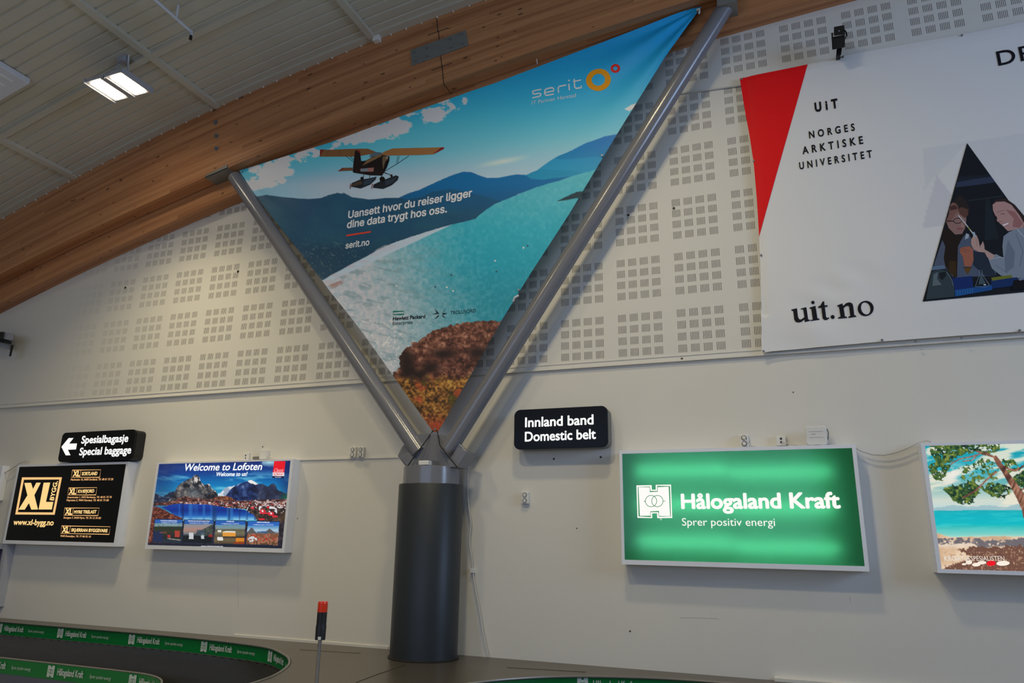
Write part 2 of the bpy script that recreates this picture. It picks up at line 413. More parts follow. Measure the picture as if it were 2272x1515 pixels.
# corrugated ceiling deck
prof = []
y = -.2
while y > YB:
    prof += [(y, 0), (y-.108, 0), (y-.118, .016), (y-.136, .016)]; y -= .146
xs = np.linspace(XL-.2, XR+.2, 48)
b = MB(); b.sheet([[(x, py, z_top(x)+dz+.02) for py, dz in prof] for x in xs])
struct('ceiling', b, M['deckplate'])
def arch_bar(x0, x1, y0, y1, za, zb, n=40):
    b = MB(); xs = np.linspace(x0, x1, n)
    for i in range(n-1):
        pass
    V = []
    for x in xs:
        z = z_top(x); V.append([(x, y0, z+za), (x, y1, z+za), (x, y1, z+zb), (x, y0, z+zb), (x, y0, z+za)])
    b.sheet(V); return b
n_trim = 2
for x in (-12.05, -9.51, -6.95, -4.50, -1.95, .6, 3.2, 5.8):
    b = MB(); z = z_top(x); sl = (z_top(x+.1)-z_top(x-.1))/.2
    for y0, y1 in ((YB, -.42),):
        b.hexa([(x-.04, y0, z-.04*sl-.028), (x+.04, y0, z+.04*sl-.028), (x+.04, y0, z+.04*sl+.022), (x-.04, y0, z-.04*sl+.022)],
               [(x-.04, y1, z-.04*sl-.028), (x+.04, y1, z+.04*sl-.028), (x+.04, y1, z+.04*sl+.022), (x-.04, y1, z-.04*sl+.022)])
    struct('trim_%d' % n_trim, b, M['deckplate']); n_trim += 1
for y0 in (-1.60, -4.6, -7.6, -10.6):
    struct('trim_%d' % n_trim, arch_bar(XL, XR, y0, y0+.085, -.022, .05), M['deckplate']); n_trim += 1
edge = struct('trim_%d' % n_trim, arch_bar(XL, XR, -.52, -.415, -.010, .045), M['deckplate']); n_trim += 1
b = MB()
for k in range(60):
    x = -12+k*.215
    if x > -1: break
    b.box(x-.008, x+.008, -.435, -.42, z_top(x)-.030, z_top(x)-.014)
obj_s = b.build('screw_heads', M['white_plastic'], edge)
# skirting along the ledge
pa = aty(520, 1412, 0); pb = aty(862, 1440, 0)
b = MB(); b.box(pa[0], pb[0], -.012, 0, .45, .475); struct('baseboard_north', b, M['wall'])
pa = aty(1719, 1509, 0)
b = MB(); b.box(pa[0], XR, -.05, 0, .45, .475); struct('trim_%d' % n_trim, b, M['wall']); n_trim += 1
# screw holes left in the wall
b = MB()
for x, y, r in ((278, 638, .016), (528, 602, .018), (1495, 462, .014), (1394, 477, .014), (1513, 796, .012), (1229, 1018, .011), (1333, 1014, .011), (491, 868, .010), (583, 991, .008),
             (1398, 1400, .008), (1280, 1172, .006), (1760, 870, .006), (660, 1150, .006)):
    P = aty(x, y, -.022 if y < 860 else 0); n = 10
    b.add([(P[0]+r*math.cos(k*6.2832/n), P[1]-.003, P[2]+r*math.sin(k*6.2832/n)) for k in range(n)]+[(P[0]+r*math.cos(k*6.2832/n), P[1]+.002, P[2]+r*math.sin(k*6.2832/n)) for k in range(n)],
          [tuple(range(n))]+[(k, (k+1) % n, n+(k+1) % n, n+k) for k in range(n)])
b.build('screw_holes', M['hole'], wall_north)
# hairline joints and scuffs in the plaster
b = MB()
for q, w in ((((528, 1240), (528, 1300), (529, 1350)), .0009), (((1508, 1371), (1530, 1370), (1560, 1371), (1595, 1373)), .0012), (((1885, 1322), (1886, 1336)), .0008)):
    b.tube([aty(x, y, 0) for x, y in q], w, 5)
b.build('plaster_cracks', M['grey_plastic'], wall_north)

# ------------------------------------------------------------------ glulam beams
def beam(name, zb, zt, y0, y1, label):
    xs = np.linspace(XL, XR, 90); vs = []; fs = []; uv = []
    s = np.concatenate([[0], np.cumsum(np.hypot(np.diff(xs), np.diff(zb(xs))))])
    for x in xs: vs += [(x, y0, zb(x)), (x, y0, zt(x)), (x, y1, zt(x)), (x, y1, zb(x))]
    for i in range(len(xs)-1):
        for a, c, u0, u1 in ((0, 1, .0, 1.0), (1, 2, 1.0, 1.2), (2, 3, 2.0, 3.0), (3, 0, 4.17, 4.37)):
            fs.append((i*4+a, i*4+c, i*4+4+c, i*4+4+a)); uv += [(s[i], u0), (s[i], u1), (s[i+1], u1), (s[i+1], u0)]
    me = bpy.data.meshes.new(name); me.from_pydata(vs, [], fs); me.update()
    l = me.uv_layers.new(name='grain'); l.data.foreach_set('uv', np.array(uv, np.float32).ravel())
    o = obj(name, me, M['wood']); return tag(o, label, 'beam', kind='structure')
BF, BB = -.42, -.22
beam_f = beam('glulam_beam', z_bot, lambda x: z_top(x)+.02, BF, BB, 'large curved laminated timber beam carried by the grey V-shaped column')
beam_w = beam('glulam_beam.001', z_wb, lambda x: z_top(x)+.02, BB+.004, -.001, 'lower laminated timber beam running along the top of the white wall')
# splice plate with bolts, slots and joint
fp = lambda x, y: aty(x, y, BF)
q = [(912, 112), (1034, 68), (1040, 101), (914, 147)]
b = MB(); b.hexa([fp(*p)-[0, .012, 0] for p in q], [fp(*p)+[0, .002, 0] for p in q]); plate = b.build('splice_plate', M['plate'], beam_f, bevel=.002)
b = MB()
for k in ((392, 735), (645, 640), (1140, 455), (1390, 350), (420, 915), (665, 810), (1165, 630), (1400, 545)):
    P = fp(880+k[0]/9.47, 40+k[1]/9.47)
    b.tube([P+[0, -.012, 0], P+[0, -.03, 0]], .011, 8)
o = b.build('bolt_heads', M['bolt'], plate)
b = MB()
for seg in (((969, 40), (972, 70)), ((973, 70), (975, 88)), ((949, 78), (994, 62)), ((978, 125), (981, 147)), ((958, 156), (1003, 140)), ((981, 147), (985, 187))):
    b.tube([fp(*p)+[0, -.001, 0] for p in seg], .0045, 5)
P = fp(985, 187); b.tube([P+[0, 0, -.001], [P[0], BB, P[2]-.001]], .004, 5)
b.build('joint_slots', M['seam'], beam_f)
for x, y in ((479, 272), (481, 302), (481, 330)):
    P = fp(x, y); b = MB(); b.tube([P, P+[0, -.008, 0]], .034, 14); b.tube([P+[0, -.008, 0], P+[0, -.03, 0]], .018, 6); b.tube([P+[0, -.03, 0], P+[0, -.042, 0]], .009, 6)
    b.build('bolt', M['bolt'], beam_f)

# ------------------------------------------------------------------ V-shaped column
YC = -.315; CX = -3.467
colm = thing('support_column', 'dark grey round column with two steel struts spreading in a V below the beam', 'column', (CX, YC, .45))
def lathe(cx, cy, rx, ry, zr, n=56):
    b = MB(); rows = [[(cx+rx*k*math.cos(t), cy+ry*k*math.sin(t), z) for t in np.linspace(0, 2*math.pi, n+1)] for k, z in zr]; b.sheet(rows); return b
b = lathe(CX, YC, .336, .295, [(1, .453), (1, 2.085), (.985, 2.092), (.85, 2.092)]); b.build('cladding', M['column'], colm, True)
b = lathe(CX, YC, .293, .27, [(1, 2.08), (1, 2.262), (.98, 2.266), (.0, 2.266)]); b.build('collar', M['grey_paint'], colm, True)
b = lathe(CX, YC, .352, .31, [(1, .453), (1, .461), (.95, .465)]); b.build('base_ring', M['seam'], colm, True)
gp = [(885, 1012), (904, 1036), (1014, 1036), (1037, 1001), (1022, 985), (1005, 971), (985, 964), (957, 961), (930, 964), (910, 975), (895, 992)]
gq = [aty(x, y, YC) for x, y in gp]
b = MB(); b.prism([(p[0], p[2]) for p in gq], YC-.03, YC+.03); b.build('gusset_plate', M['grey_paint'], colm, bevel=.004)
b = MB(); P = aty(958, 1036, -.45); b.prism([(P[0]-.012, P[2]), (P[0]+.02, P[2]), (P[0]+.0, P[2]+.07)], YC-.14, YC-.02); b.build('stiffener', M['grey_paint'], colm)
for side, (ta, tb) in enumerate((((521, 393), (931, 1004)), ((1607, 20), (991, 1004)))):
    A = aty(*ta, YC); B = aty(*tb, YC)
    if side: A = A+(A-B)*.02
    b = MB(); b.tube([B, A], .088, 40); b.build('strut', M['grey_paint'], colm, True)
for q in (((885, 1012), (904, 1036), (926, 1036), (905, 1003)), ((1037, 1001), (1014, 1036), (994, 1036), (1016, 993))):
    g_ = [aty(x, y, YC-.12) for x, y in q]; b = MB(); b.hexa([(p[0], YC-.12, p[2]) for p in g_], [(p[0], YC+.12, p[2]) for p in g_]); b.build('foot_plate', M['grey_paint'], colm, bevel=.004)
# head plates under the beam
A = aty(458, 381, BF); A2 = aty(504, 360, BF)
xa, xb = A[0], A2[0]+.02
b = MB()
za, zb_ = z_bot(xa), z_bot(xb)
b.hexa([(xa, BF-.015, za-.016), (xb, BF-.015, zb_-.016), (xb, BF-.015, zb_+.045), (xa, BF-.015, za+.02)], [(xa, BF, za-.016), (xb, BF, zb_-.016), (xb, BF, zb_+.045), (xa, BF, za+.02)])
b.hexa([(xa, BF-.015, za-.016), (xb, BF-.015, zb_-.016), (xb, BF-.015, zb_-.001), (xa, BF-.015, za-.001)], [(xa, BB+.02, za-.016), (xb, BB+.02, zb_-.016), (xb, BB+.02, zb_-.001), (xa, BB+.02, za-.001)])
b.build('head_plate', M['plate'], colm, bevel=.003)
b = MB(); x0, x1 = float(aty(1600, 72, -.01)[0]), float(aty(1641, 62, -.01)[0]); zz = float(aty(1620, 67, -.01)[2])
b.box(x0, x1, BF-.02, -.025, zz, z_bot(-.25)+.02); b.build('head_plate', M['plate'], colm, bevel=.003)

# ------------------------------------------------------------------ triangular banner
def poly_at(pts, t):
    P = np.array(pts, float); s = np.concatenate([[0], np.cumsum(np.hypot(*np.diff(P, axis=0).T))]); s /= s[-1]
    return np.stack([np.interp(t, s, P[:, 0]), np.interp(t, s, P[:, 1])], -1)
YT = -.305
E_L = [(530, 378), (560, 424), (608, 487), (713, 619), (800, 733), (870, 830), (961, 958)]
E_R = [(1556, 14), (1475, 127), (1369, 298), (1260, 478), (1181, 600), (1113, 712), (1041, 838), (971, 958)]
E_T = [(530, 378), (560, 369), (731, 317), (867, 267), (1050, 201), (1100, 184), (1364, 83), (1535, 18), (1556, 14)]
def lift_t(px, py):
    d1 = np.hypot(px-530, py-380); a1 = np.arctan2(py-380, px-530)
    d2 = np.hypot(px-1556, py-14); a2 = np.arctan2(py-14, px-1556)
    w = .011*np.sin(a1*8.5+.2)*np.exp(-d1/130)*smooth(10, 90, d1)+.005*np.sin(a1*19)*np.exp(-d1/90)*smooth(20, 100, d1)
    w = w+.028*np.sin(a2*21+1.2)*np.exp(-d2/200)*smooth(5, 90, d2)
    w = w+.012*np.sin((px*.022+py*.012))*np.exp(-np.hypot(px-735, py-655)/60)*2
    w = w+.006*np.sin(px*.013+py*.021)
    return w
NU, NV = 620, 520
tv = np.linspace(0, 1, NV); Lp = poly_at(E_L, tv); Rp = poly_at(E_R, tv); su = np.linspace(0, 1, NU); Tp = poly_at(E_T, su)
bow = Tp-(Lp[0]+(Rp[0]-Lp[0])*su[:, None])
pp = Lp[:, None, :]+(Rp-Lp)[:, None, :]*su[None, :, None]+bow[None]*((1-tv)**3)[:, None, None]
pp = pp.reshape(-1, 2); bx, by = pp[:, 0], pp[:, 1]
def plane_pts(px, py, yy):
    d = np.outer((px-FW/2)/FPX, RT)+np.outer((FH/2-py)/FPX, UP)+FWD; t = (yy-CAM[1])/d[:, 1]; return CAM+d*t[:, None]
def paint_fjord(x, y):
    n1 = fbm(x*.02, y*.03, 5, 1); n2 = fbm(x*.006+y*.004, y*.03, 4, 2); n3 = fbm(x*.15, y*.15, 3, 3)
    # sky: deep blue towards the upper right, pale above the horizon
    top = 378-(x-530)*.355
    h = np.clip((y-top)/(410-top+1e-3), 0, 1)
    sky = ramp(h, [(0, (44, 158, 190)), (.3, (76, 170, 192)), (.62, (100, 168, 188)), (.85, (138, 168, 188)), (1, (156, 172, 192))])
    deep = smooth(850, 1420, x)*(1-smooth(.15, .75, h)); sky = mixc(sky, deep*.8, (6, 128, 184))
    sky = mixc(sky, (1-smooth(560, 760, x))*.45, (70, 160, 172))
    c = sky
    cl = fbm(x*.022+y*.01, y*.05-x*.008, 5, 7)
    for cx, cy, rx, ry, rot, th in ((590, 385, 70, 26, -.42, .40), (655, 352, 62, 26, -.55, .40), (815, 300, 85, 24, -.32, .42), (855, 285, 62, 20, -.5, .42), (893, 285, 32, 16, -.55, .42), (972, 245, 38, 22, -.35, .42),
                                    (1030, 222, 13, 11, -.3, .42), (622, 398, 12, 8, 0, .36), (745, 320, 26, 12, -.4, .44), (700, 345, 18, 12, -.8, .46)):
        u = (x-cx)*math.cos(rot)+(y-cy)*math.sin(rot); v = -(x-cx)*math.sin(rot)+(y-cy)*math.cos(rot)
        e = 1-np.hypot(u/rx, v/ry); m = smooth(.0, .12, e*.5+(cl-.5)*1.5+(n3-.5)*.35-.10)*(e > -.35)
        c = mixc(c, m*.95, (206, 200, 210))
    e = 1-np.hypot((x-1115+(y-358)*2)/46, (y-358+(x-1115)*.12)/10); c = mixc(c, np.clip(e, 0, 1)*.7, (196, 196, 208))
    c = mixc(c, inside(x, y, [(1386, 243), (1400, 234), (1412, 229), (1410, 238), (1396, 247)])*.9, (214, 214, 222))
    r = (n1-.5)*9
    # far mountain on the right
    far = [(1100, 396), (1146, 386), (1168, 388), (1192, 378), (1219, 358), (1241, 345), (1272, 333), (1298, 320), (1320, 312), (1342, 303), (1375, 297), (1360, 330), (1318, 384), (1266, 394), (1180, 420)]
    m = inside(x, y+r*.4, far); sh = smooth(300, 395, y); c = mixc(c, m, (0, 96, 158)); c = mixc(c, m*sh*.8, (24, 124, 156)); c = mixc(c, m*(n2 > .52)*.35, (40, 140, 178))
    # water
    wat = [(700, 640), (1000, 500), (1057, 474), (1111, 447), (1180, 420), (1266, 392), (1330, 374), (1400, 330), (1400, 700), (1000, 960), (860, 900)]
    m = inside(x, y, wat); wy = smooth(390, 700, y)
    wc = ramp(wy, [(0, (66, 150, 166)), (.35, (32, 140, 160)), (.7, (18, 130, 152)), (1, (24, 118, 138))])
    ed = smooth(-40, 120, (x-1260)*.85+(y-480)*.55); wc = mixc(wc, ed*.6, (0, 128, 158))
    gl = 1-smooth(-30, 330, (x-700)*.75-(y-640)*.75+ (n2-.5)*120+40); gl2 = 1-smooth(20, 330, (x-760)*.9-(y-640)*.30)
    wc = mixc(wc, np.clip(np.maximum(gl*.4, gl2*.95)+(n3-.5)*.35, 0, 1), (168, 168, 174))
    wc = mixc(wc, (smooth(.55, .72, fbm(x*.035+y*.02, y*.13-x*.03, 4, 9)))*gl2*.5, (92, 120, 128))
    wc = mixc(wc, smooth(.66, .74, fbm(x*.25, y*.25, 2, 5))*smooth(620, 780, y)*gl2*.55, (215, 212, 212))
    c = np.where(m[:, None], wc+((n3-.5)*10)[:, None], c)
    # middle mountains
    mid = [(880, 440), (905, 428), (930, 420), (965, 405), (1000, 390), (1028, 380), (1045, 381), (1062, 388), (1082, 395), (1111, 395), (1130, 390), (1150, 386), (1168, 390), (1180, 398), (1205, 400), (1240, 395), (1268, 391), (1240, 402), (1190, 416), (1150, 432), (1111, 448), (1060, 470), (960, 480)]
    m = inside(x, y+r*.4, mid); c = mixc(c, m, (0, 88, 140)); c = mixc(c, m*smooth(395, 450, y+n2*40-20)*.55, (12, 66, 104))
    land = [(540, 440), (560, 436), (577, 435), (591, 431), (615, 435), (641, 438.5), (685, 441), (713, 439), (730, 433), (749, 428), (757, 430), (763, 428), (771, 433), (780, 438), (816, 442), (855, 438), (888, 438.5), (905, 442),
            (930, 438), (960, 425), (1000, 420), (1040, 428), (1080, 438), (1111, 447), (1096, 455), (1078, 466), (1064, 477), (1056, 485), (1030, 492), (1000, 499), (940, 517), (880, 536), (830, 560), (780, 586), (745, 606), (717, 622), (640, 560)]
    m = inside(x, y+r*.5, land)
    lc = mixc(np.tile(np.array([[14., 62, 92]]), (len(x), 1)), smooth(.35, .75, n1)*.6, (24, 76, 98)); lc = mixc(lc, smooth(470, 590, y+(n2-.5)*60)*.6, (18, 48, 66))
    lc = mixc(lc, (1-smooth(560, 700, x))*.35, (60, 92, 96)); lc = mixc(lc, (fbm(x*.3, y*.3, 2, 21) > .72)*smooth(500, 560, y)*(1-smooth(760, 860, x))*.5, (110, 120, 116))
    lc = mixc(lc, smooth(880, 1000, x)*(1-smooth(450, 480, y))*.5, (2, 74, 120))
    c = np.where(m[:, None], lc, c)
    # pale shore under the dark slope
    m = inside(x, y+(n1-.5)*16, [(706, 628), (745, 604), (800, 574), (870, 540), (930, 522), (1000, 500), (900, 542), (820, 578), (770, 606), (735, 636)])
    c = mixc(c, m*smooth(.45, .7, fbm(x*.03+y*.02, y*.2, 4, 31))*(1-smooth(800, 960, x))*.8, (164, 158, 164)); 
    m = inside(x, y, [(716, 640), (760, 622), (790, 612), (760, 632), (728, 648)]); c = mixc(c, m*smooth(.4, .6, n1)*.8, (120, 70, 62))
    m = inside(x, y+(n1-.5)*8, [(1234, 447), (1253, 437), (1279, 426), (1300, 424), (1284, 440), (1253, 445)]); c = mixc(c, m, (14, 44, 58))
    # rock and heather in the foreground
    rock = [(1125, 713), (1075, 712), (1040, 716), (1000, 721), (960, 734), (935, 751), (910, 765), (893, 780), (886, 795), (887, 812), (876, 825), (866, 834), (850, 850), (960, 980), (1010, 980), (1130, 740)]
    m = inside(x+(n3-.5)*6, y+(n3-.5)*8, rock)
    f1 = fbm(x*.06, y*.09, 5, 41); f2 = fbm(x*.22, y*.26, 3, 43)
    rc = ramp(np.clip(f1*.55+f2*.55, 0, 1), [(.25, (26, 16, 15)), (.45, (66, 38, 31)), (.6, (98, 60, 48)), (.8, (150, 108, 90))])
    for cx, cy, rx, ry in ((902, 800, 20, 24), (955, 815, 26, 16), (985, 785, 34, 12), (1060, 782, 26, 14), (905, 825, 16, 18), (930, 830, 22, 10)):
        rc = mixc(rc, np.clip(1.25-np.hypot((x-cx)/rx, (y-cy)/ry)+(f2-.5)*.8, 0, 1)*.9, (24, 15, 14))
    gy = smooth(826, 850, y+(f1-.5)*30)
    gc = ramp(np.clip(f2*.9+(f1-.5)*.6, 0, 1), [(.2, (46, 34, 16)), (.42, (104, 66, 30)), (.55, (136, 92, 40)), (.75, (168, 128, 60))])
    gc = mixc(gc, smooth(.5, .62, fbm(x*.03, y*.035, 3, 51))*.75, (156, 70, 40)); gc = mixc(gc, smooth(.54, .66, fbm(x*.035, y*.03, 3, 57))*.6, (66, 66, 26))
    gc = mixc(gc, smooth(870, 900, y)*smooth(-10, 40, x-985)*.7, (40, 40, 20)); gc = mixc(gc, smooth(905, 950, y)*.5, (142, 52, 34))
    rc = mixc(rc, gy, gc*1.0) if False else rc*(1-gy[:, None])+gc*gy[:, None]
    c = np.where(m[:, None], rc, c)
    for cx, cy in ((1161, 549), (1098, 578), (1001, 610), (1005, 645), (965, 636), (991, 637), (880, 634), (882, 668), (1101, 602), (1170, 545)):
        c = mixc(c, np.clip(2.6-np.hypot(x-cx, (y-cy)*1.2), 0, 1), (40, 50, 60) if (cx+cy) % 2 else (190, 190, 190))
    return np.clip(c, 0, 255)
FAB = 1.85                                             # printed pigment relative to the photographed tone
ban = thing('banner', 'triangular banner with a seaplane over a blue fjord, hung inside the V of struts', 'banner', tuple(aty(966, 958, YT)))
P3 = plane_pts(bx, by, YT); P3[:, 1] += lift_t(bx, by)
grid_mesh('fabric', P3, NU, NV, np.clip(sum(lin(paint_fjord(bx+a, by+b_)) for a, b_ in ((-.5, -.2), (.2, -.5), (.5, .2), (-.2, .5)))/4*FAB, 0, .9), M['print'], ban)
pr = Print(YT-.001, lift_t)
def pc(c): return tuple(np.clip(np.array(c)*1.2, 0, 250))
K = lambda *p: crop(560, 80, 4.207, p)
R_, T_, D_ = (150, 45, 42), (150, 104, 64), (34, 26, 26)
pr.strip(K((880, 1125), (948, 1178)), 1.0, D_); pr.strip(K((915, 1125), (950, 1160)), 1.0, D_); pr.strip(K((1460, 1118), (1350, 1192), (1220, 1270)), 1.1, D_)
pr.strip(K((1356, 1118), (1345, 1190)), .8, D_); pr.strip(K((1370, 1118), (1358, 1185)), .8, D_)
pr.poly(K((635, 1060), (720, 1064), (900, 1056), (1080, 1053), (1152, 1082), (1140, 1100), (1060, 1112), (980, 1128), (632, 1128)), T_)
for a in (720, 830, 940): pr.strip(K((a, 1062), (a-22, 1126)), .6, (110, 72, 46))
pr.poly(K((635, 1060), (672, 1060), (642, 1108), (632, 1128)), R_)
pr.poly(K((1200, 1102), (1240, 1078), (1310, 1050), (1790, 1036), (1786, 1050), (1690, 1102), (1540, 1110), (1220, 1118)), (176, 124, 74))
for a in (1420, 1510, 1610): pr.strip(K((a+20, 1046), (a-16, 1108)), .6, (124, 82, 50))
pr.poly(K((1762, 1037), (1790, 1036), (1786, 1052), (1690, 1102), (1700, 1088)), R_)
pr.poly(K((1110, 1105), (1150, 1084), (1206, 1088), (1214, 1122), (1090, 1130)), (96, 120, 134))
pr.poly(K((1010, 1170), (1060, 1165), (1120, 1130), (1200, 1108), (1282, 1125), (1278, 1168), (1255, 1230), (1210, 1302), (1100, 1300), (945, 1276), (940, 1240), (1010, 1240)), D_)
pr.poly(K((1028, 1212), (1080, 1152), (1200, 1103), (1212, 1120), (1120, 1168)), (140, 110, 76))
pr.poly(K((1218, 1124), (1272, 1128), (1264, 1150), (1240, 1175), (1222, 1245), (1214, 1182)), (120, 100, 80)); pr.poly(K((1240, 1126), (1272, 1128), (1258, 1152)), (170, 150, 130))
pr.poly(K((1255, 1160), (1276, 1150), (1255, 1228), (1222, 1280), (1230, 1230)), (18, 16, 18))
pr.poly(K((840, 1232), (938, 1230), (938, 1256), (806, 1263)), (132, 88, 60)); pr.poly(K((800, 1263), (848, 1231), (856, 1236), (818, 1264)), R_)
pr.poly(K((1008, 1240), (1136, 1228), (1130, 1266), (1010, 1266)), (176, 120, 112)); pr.poly(K((1012, 1242), (1080, 1234), (1078, 1262), (1012, 1266)), (130, 150, 164))
pr.poly(K((962, 1070), (1005, 1068), (1018, 1165), (1010, 1276), (938, 1270), (945, 1200)), (38, 26, 28)); pr.poly(K((978, 1070), (1005, 1068), (1004, 1098)), R_)
for st in (((1040, 1295), (1036, 1342)), ((1205, 1295), (1205, 1336)), ((1222, 1268), (1300, 1300)), ((1222, 1272), (1260, 1286)), ((1095, 1298), (1095, 1325))): pr.strip(K(*st), 1.1, D_)
pr.poly(K((930, 1372), (1000, 1342), (1080, 1330), (1160, 1312), (1150, 1338), (1100, 1385), (1010, 1422), (920, 1405)), (34, 40, 50)); pr.poly(K((1040, 1350), (1150, 1322), (1100, 1375), (1040, 1395)), (52, 70, 86))
pr.poly(K((935, 1378), (1010, 1350), (1030, 1380), (930, 1405)), (84, 68, 52))
pr.poly(K((1130, 1385), (1200, 1352), (1340, 1299), (1365, 1310), (1355, 1342), (1300, 1390), (1220, 1425), (1125, 1415)), (34, 40, 50)); pr.poly(K((1240, 1350), (1350, 1312), (1320, 1362), (1240, 1398)), (52, 64, 80))
pr.ellipse(560+1024/4.207, 80+1330/4.207, 3.4, 4, (20, 18, 20)); pr.ellipse(560+1212/4.207, 80+1336/4.207, 6, 6, (20, 18, 20)); pr.ellipse(560+1298/4.207, 80+1304/4.207, 2.6, 3.4, (60, 40, 34))
pr.strip(K((918, 1376), (912, 1425)), 1.6, R_); pr.strip(K((1120, 1378), (1114, 1425)), 1.6, R_)
pr.build('airplane_print', M['ink'], ban)
FONT = F_GEO; pr = Print(YT-.001, lift_t); WH = (236, 238, 242)
pr.line('Uansett hvor du reiser ligger', (771.5, 484), (1047.5, 436), (770.5, 468.5), WH, bold=.022)
pr.line('dine data trygt hos oss.', (769, 506), (992, 471), (768, 490.5), WH, bold=.022)
pr.line('serit.no', (766.5, 551.7), (819.5, 543.6), (766, 538.5), WH, bold=.018)
pr.poly(crop(400, 280, 3.607, [(1328, 868), (1525, 838), (1527, 850), (1330, 882)]), (228, 74, 48)); pr.cut('red_line')
FONT = F_HUM; pr.text('IT Partner Harstad', *crop(1050, 0, 4.455, [(578, 1032), (1015, 957), (576, 997)]), (225, 232, 240), bold=.0)
pr.build('lettering', M['ink'], ban)
pr = Print(YT-.001, lift_t); K = lambda *p: crop(1050, 0, 4.455, p)
for st in (((672, 879), (600, 893), (585, 904), (588, 922), (604, 927), (650, 918), (666, 925), (664, 942), (650, 950), (582, 965)), ((708, 913), (795, 896), (794, 876), (780, 863), (725, 873), (707, 887), (704, 922), (716, 938), (732, 940), (797, 927)),
           ((843, 916), (838, 866), (850, 851), (920, 838)), ((950, 892), (944, 826)), ((997, 778), (1002, 862), (1018, 874), (1068, 866), (1070, 846)), ((986, 805), (1066, 790))): pr.strip(K(*st), 2.9, (236, 240, 245))
pr.ellipse(*K((944, 793))[0], 2.2, 2.0, (236, 240, 245))
pr.ellipse(*K((1237, 788))[0], 27.5, 24, (246, 166, 30), rot=-.25, inner=(14.8, 12.8), n=44); pr.ellipse(*K((1405, 676))[0], 10.6, 9.3, (232, 52, 44), rot=-.3, inner=(4.9, 4.3), n=32); pr.cut('logo')
K = lambda *p: crop(640, 600, 3.787, p)
pr.strip(K((878, 344), (967, 340), (967, 366), (878, 369)), 1.6, (0, 130, 104), closed=True)
INK = (24, 34, 42)
pr.text('Hewlett Packard', *K((875, 418), (1148, 398), (875, 389)), INK, bold=.03); pr.text('Enterprise', *K((873, 458), (1040, 445), (873, 431)), INK); pr.cut('logo')
pr.text('TROLLFJORD', *K((1360, 370), (1573, 351), (1360, 341)), INK, bold=.0)
for a, c, d in (((1222, 314), (1264, 360), (1244, 352)), ((1328, 314), (1288, 358), (1300, 340)), ((1222, 410), (1268, 366), (1258, 388)), ((1325, 402), (1286, 366), (1296, 388)), ((1210, 368), (1250, 352), (1266, 362)), ((1336, 358), (1290, 356), (1300, 372))): pr.poly(K(a, c, d), INK)
pr.build('logo', M['ink'], ban)
for x, y in ((536, 381), (1336, 345), (1548, 24), (965, 952), (1151, 643)):
    b = MB(); P = aty(x, y, YT-.012); P[1] += float(lift_t(np.array([x]), np.array([y]))[0]); b.tube([P+[0, .006, 0], P+[0, -.006, 0]], .011, 12); b.build('grommet', M['bolt'], ban)
FONT = F_HUM
# cords holding the banner
def cord(name, pts, r, mt, label, cat='cord', group=None, n=7):
    b = MB(); b.tube(pts, r, n); o = b.build(name, mt, None, True); return tag(o, label, cat, group)
cord('tie_cord', [aty(961, 955, -.31), aty(940, 985, -.42), aty(921, 1010, -.47), aty(905, 1033, -.50)], .0065, M['rope'], 'black cord tying the banner tip to the left of the column collar')
cord('tie_cord.001', [aty(970, 955, -.31), aty(976, 988, -.42), aty(995, 1012, -.47), aty(1014, 1036, -.50)], .0065, M['rope'], 'black cord tying the banner tip to the right of the column collar')
cord('tie_cord.002', [aty(1546, 22, -.325), aty(1552, 20, -.335), aty(1552, 28, -.34), aty(1550, 30, -.34)], .011, M['rope_white'], 'short white cord at the upper right corner of the seaplane banner')
cord('tie_cord.003', [aty(1139, 668, -.32), aty(1142, 660, -.34), aty(1151, 655, -.33)], .011, M['rope_white'], 'short white cord on the right edge of the seaplane banner')
cord('tie_cord.004', [aty(1192, 141, -.32), aty(1191, 134, -.30), aty(1190, 130, -.28)], .006, M['rope_white'], 'tiny white cord on the upper edge of the seaplane banner')
# ------------------------------------------------------------------ wall-mounted advertising lightboxes
def rect_px(c, y):
    P = [aty(a, b_, y) for a, b_ in c]; return (P[0][0]+P[3][0])/2, (P[1][0]+P[2][0])/2, (P[2][2]+P[3][2])/2, (P[0][2]+P[1][2])/2
def lightbox(name, label, c, yf, bl, br, bt, bb, hollow=False, group='advertising lightboxes along the wall'):
    x0, x1, z0, z1 = c
    t = thing(name, label, 'sign', ((x0+x1)/2, 0, z0), group)
    X0, X1, Z0, Z1 = x0-bl, x1+br, z0-bb, z1+bt
    b = MB()
    if hollow:
        th = .012
        b.box(X0, X1, -.02, -.001, Z0, Z1); b.box(X0, X0+th, yf+.012, -.02, Z0, Z1); b.box(X1-th, X1, yf+.012, -.02, Z0, Z1)
        b.box(X0+th, X1-th, yf+.012, -.02, Z0, Z0+th); b.box(X0+th, X1-th, yf+.012, -.02, Z1-th, Z1)
    else: b.box(X0, X1, yf+.012, -.001, Z0, Z1)
    b.build('case', M['box_white'] if hollow else M['sign_frame'], t)
    b = MB(); e = .0125
    for a in ((X0, x0, Z0, Z1), (x1, X1, Z0, Z1)): b.box(a[0], a[1], yf-.004, yf+e, a[2], a[3])
    b.box(x0, x1, yf-.004, yf+e, Z0, z0); b.box(x0, x1, yf-.004, yf+e, z1, Z1)
    if hollow:
        g = .0015
        b.box(X0-g, X0, yf-.004, -.001, Z0, Z1); b.box(X1, X1+g, yf-.004, -.001, Z0, Z1); b.box(X0-g, X1+g, yf-.004, -.001, Z0-g, Z0); b.box(X0-g, X1+g, yf-.004, -.001, Z1, Z1+g)
    b.build('frame', M['sign_frame'], t)
    return t
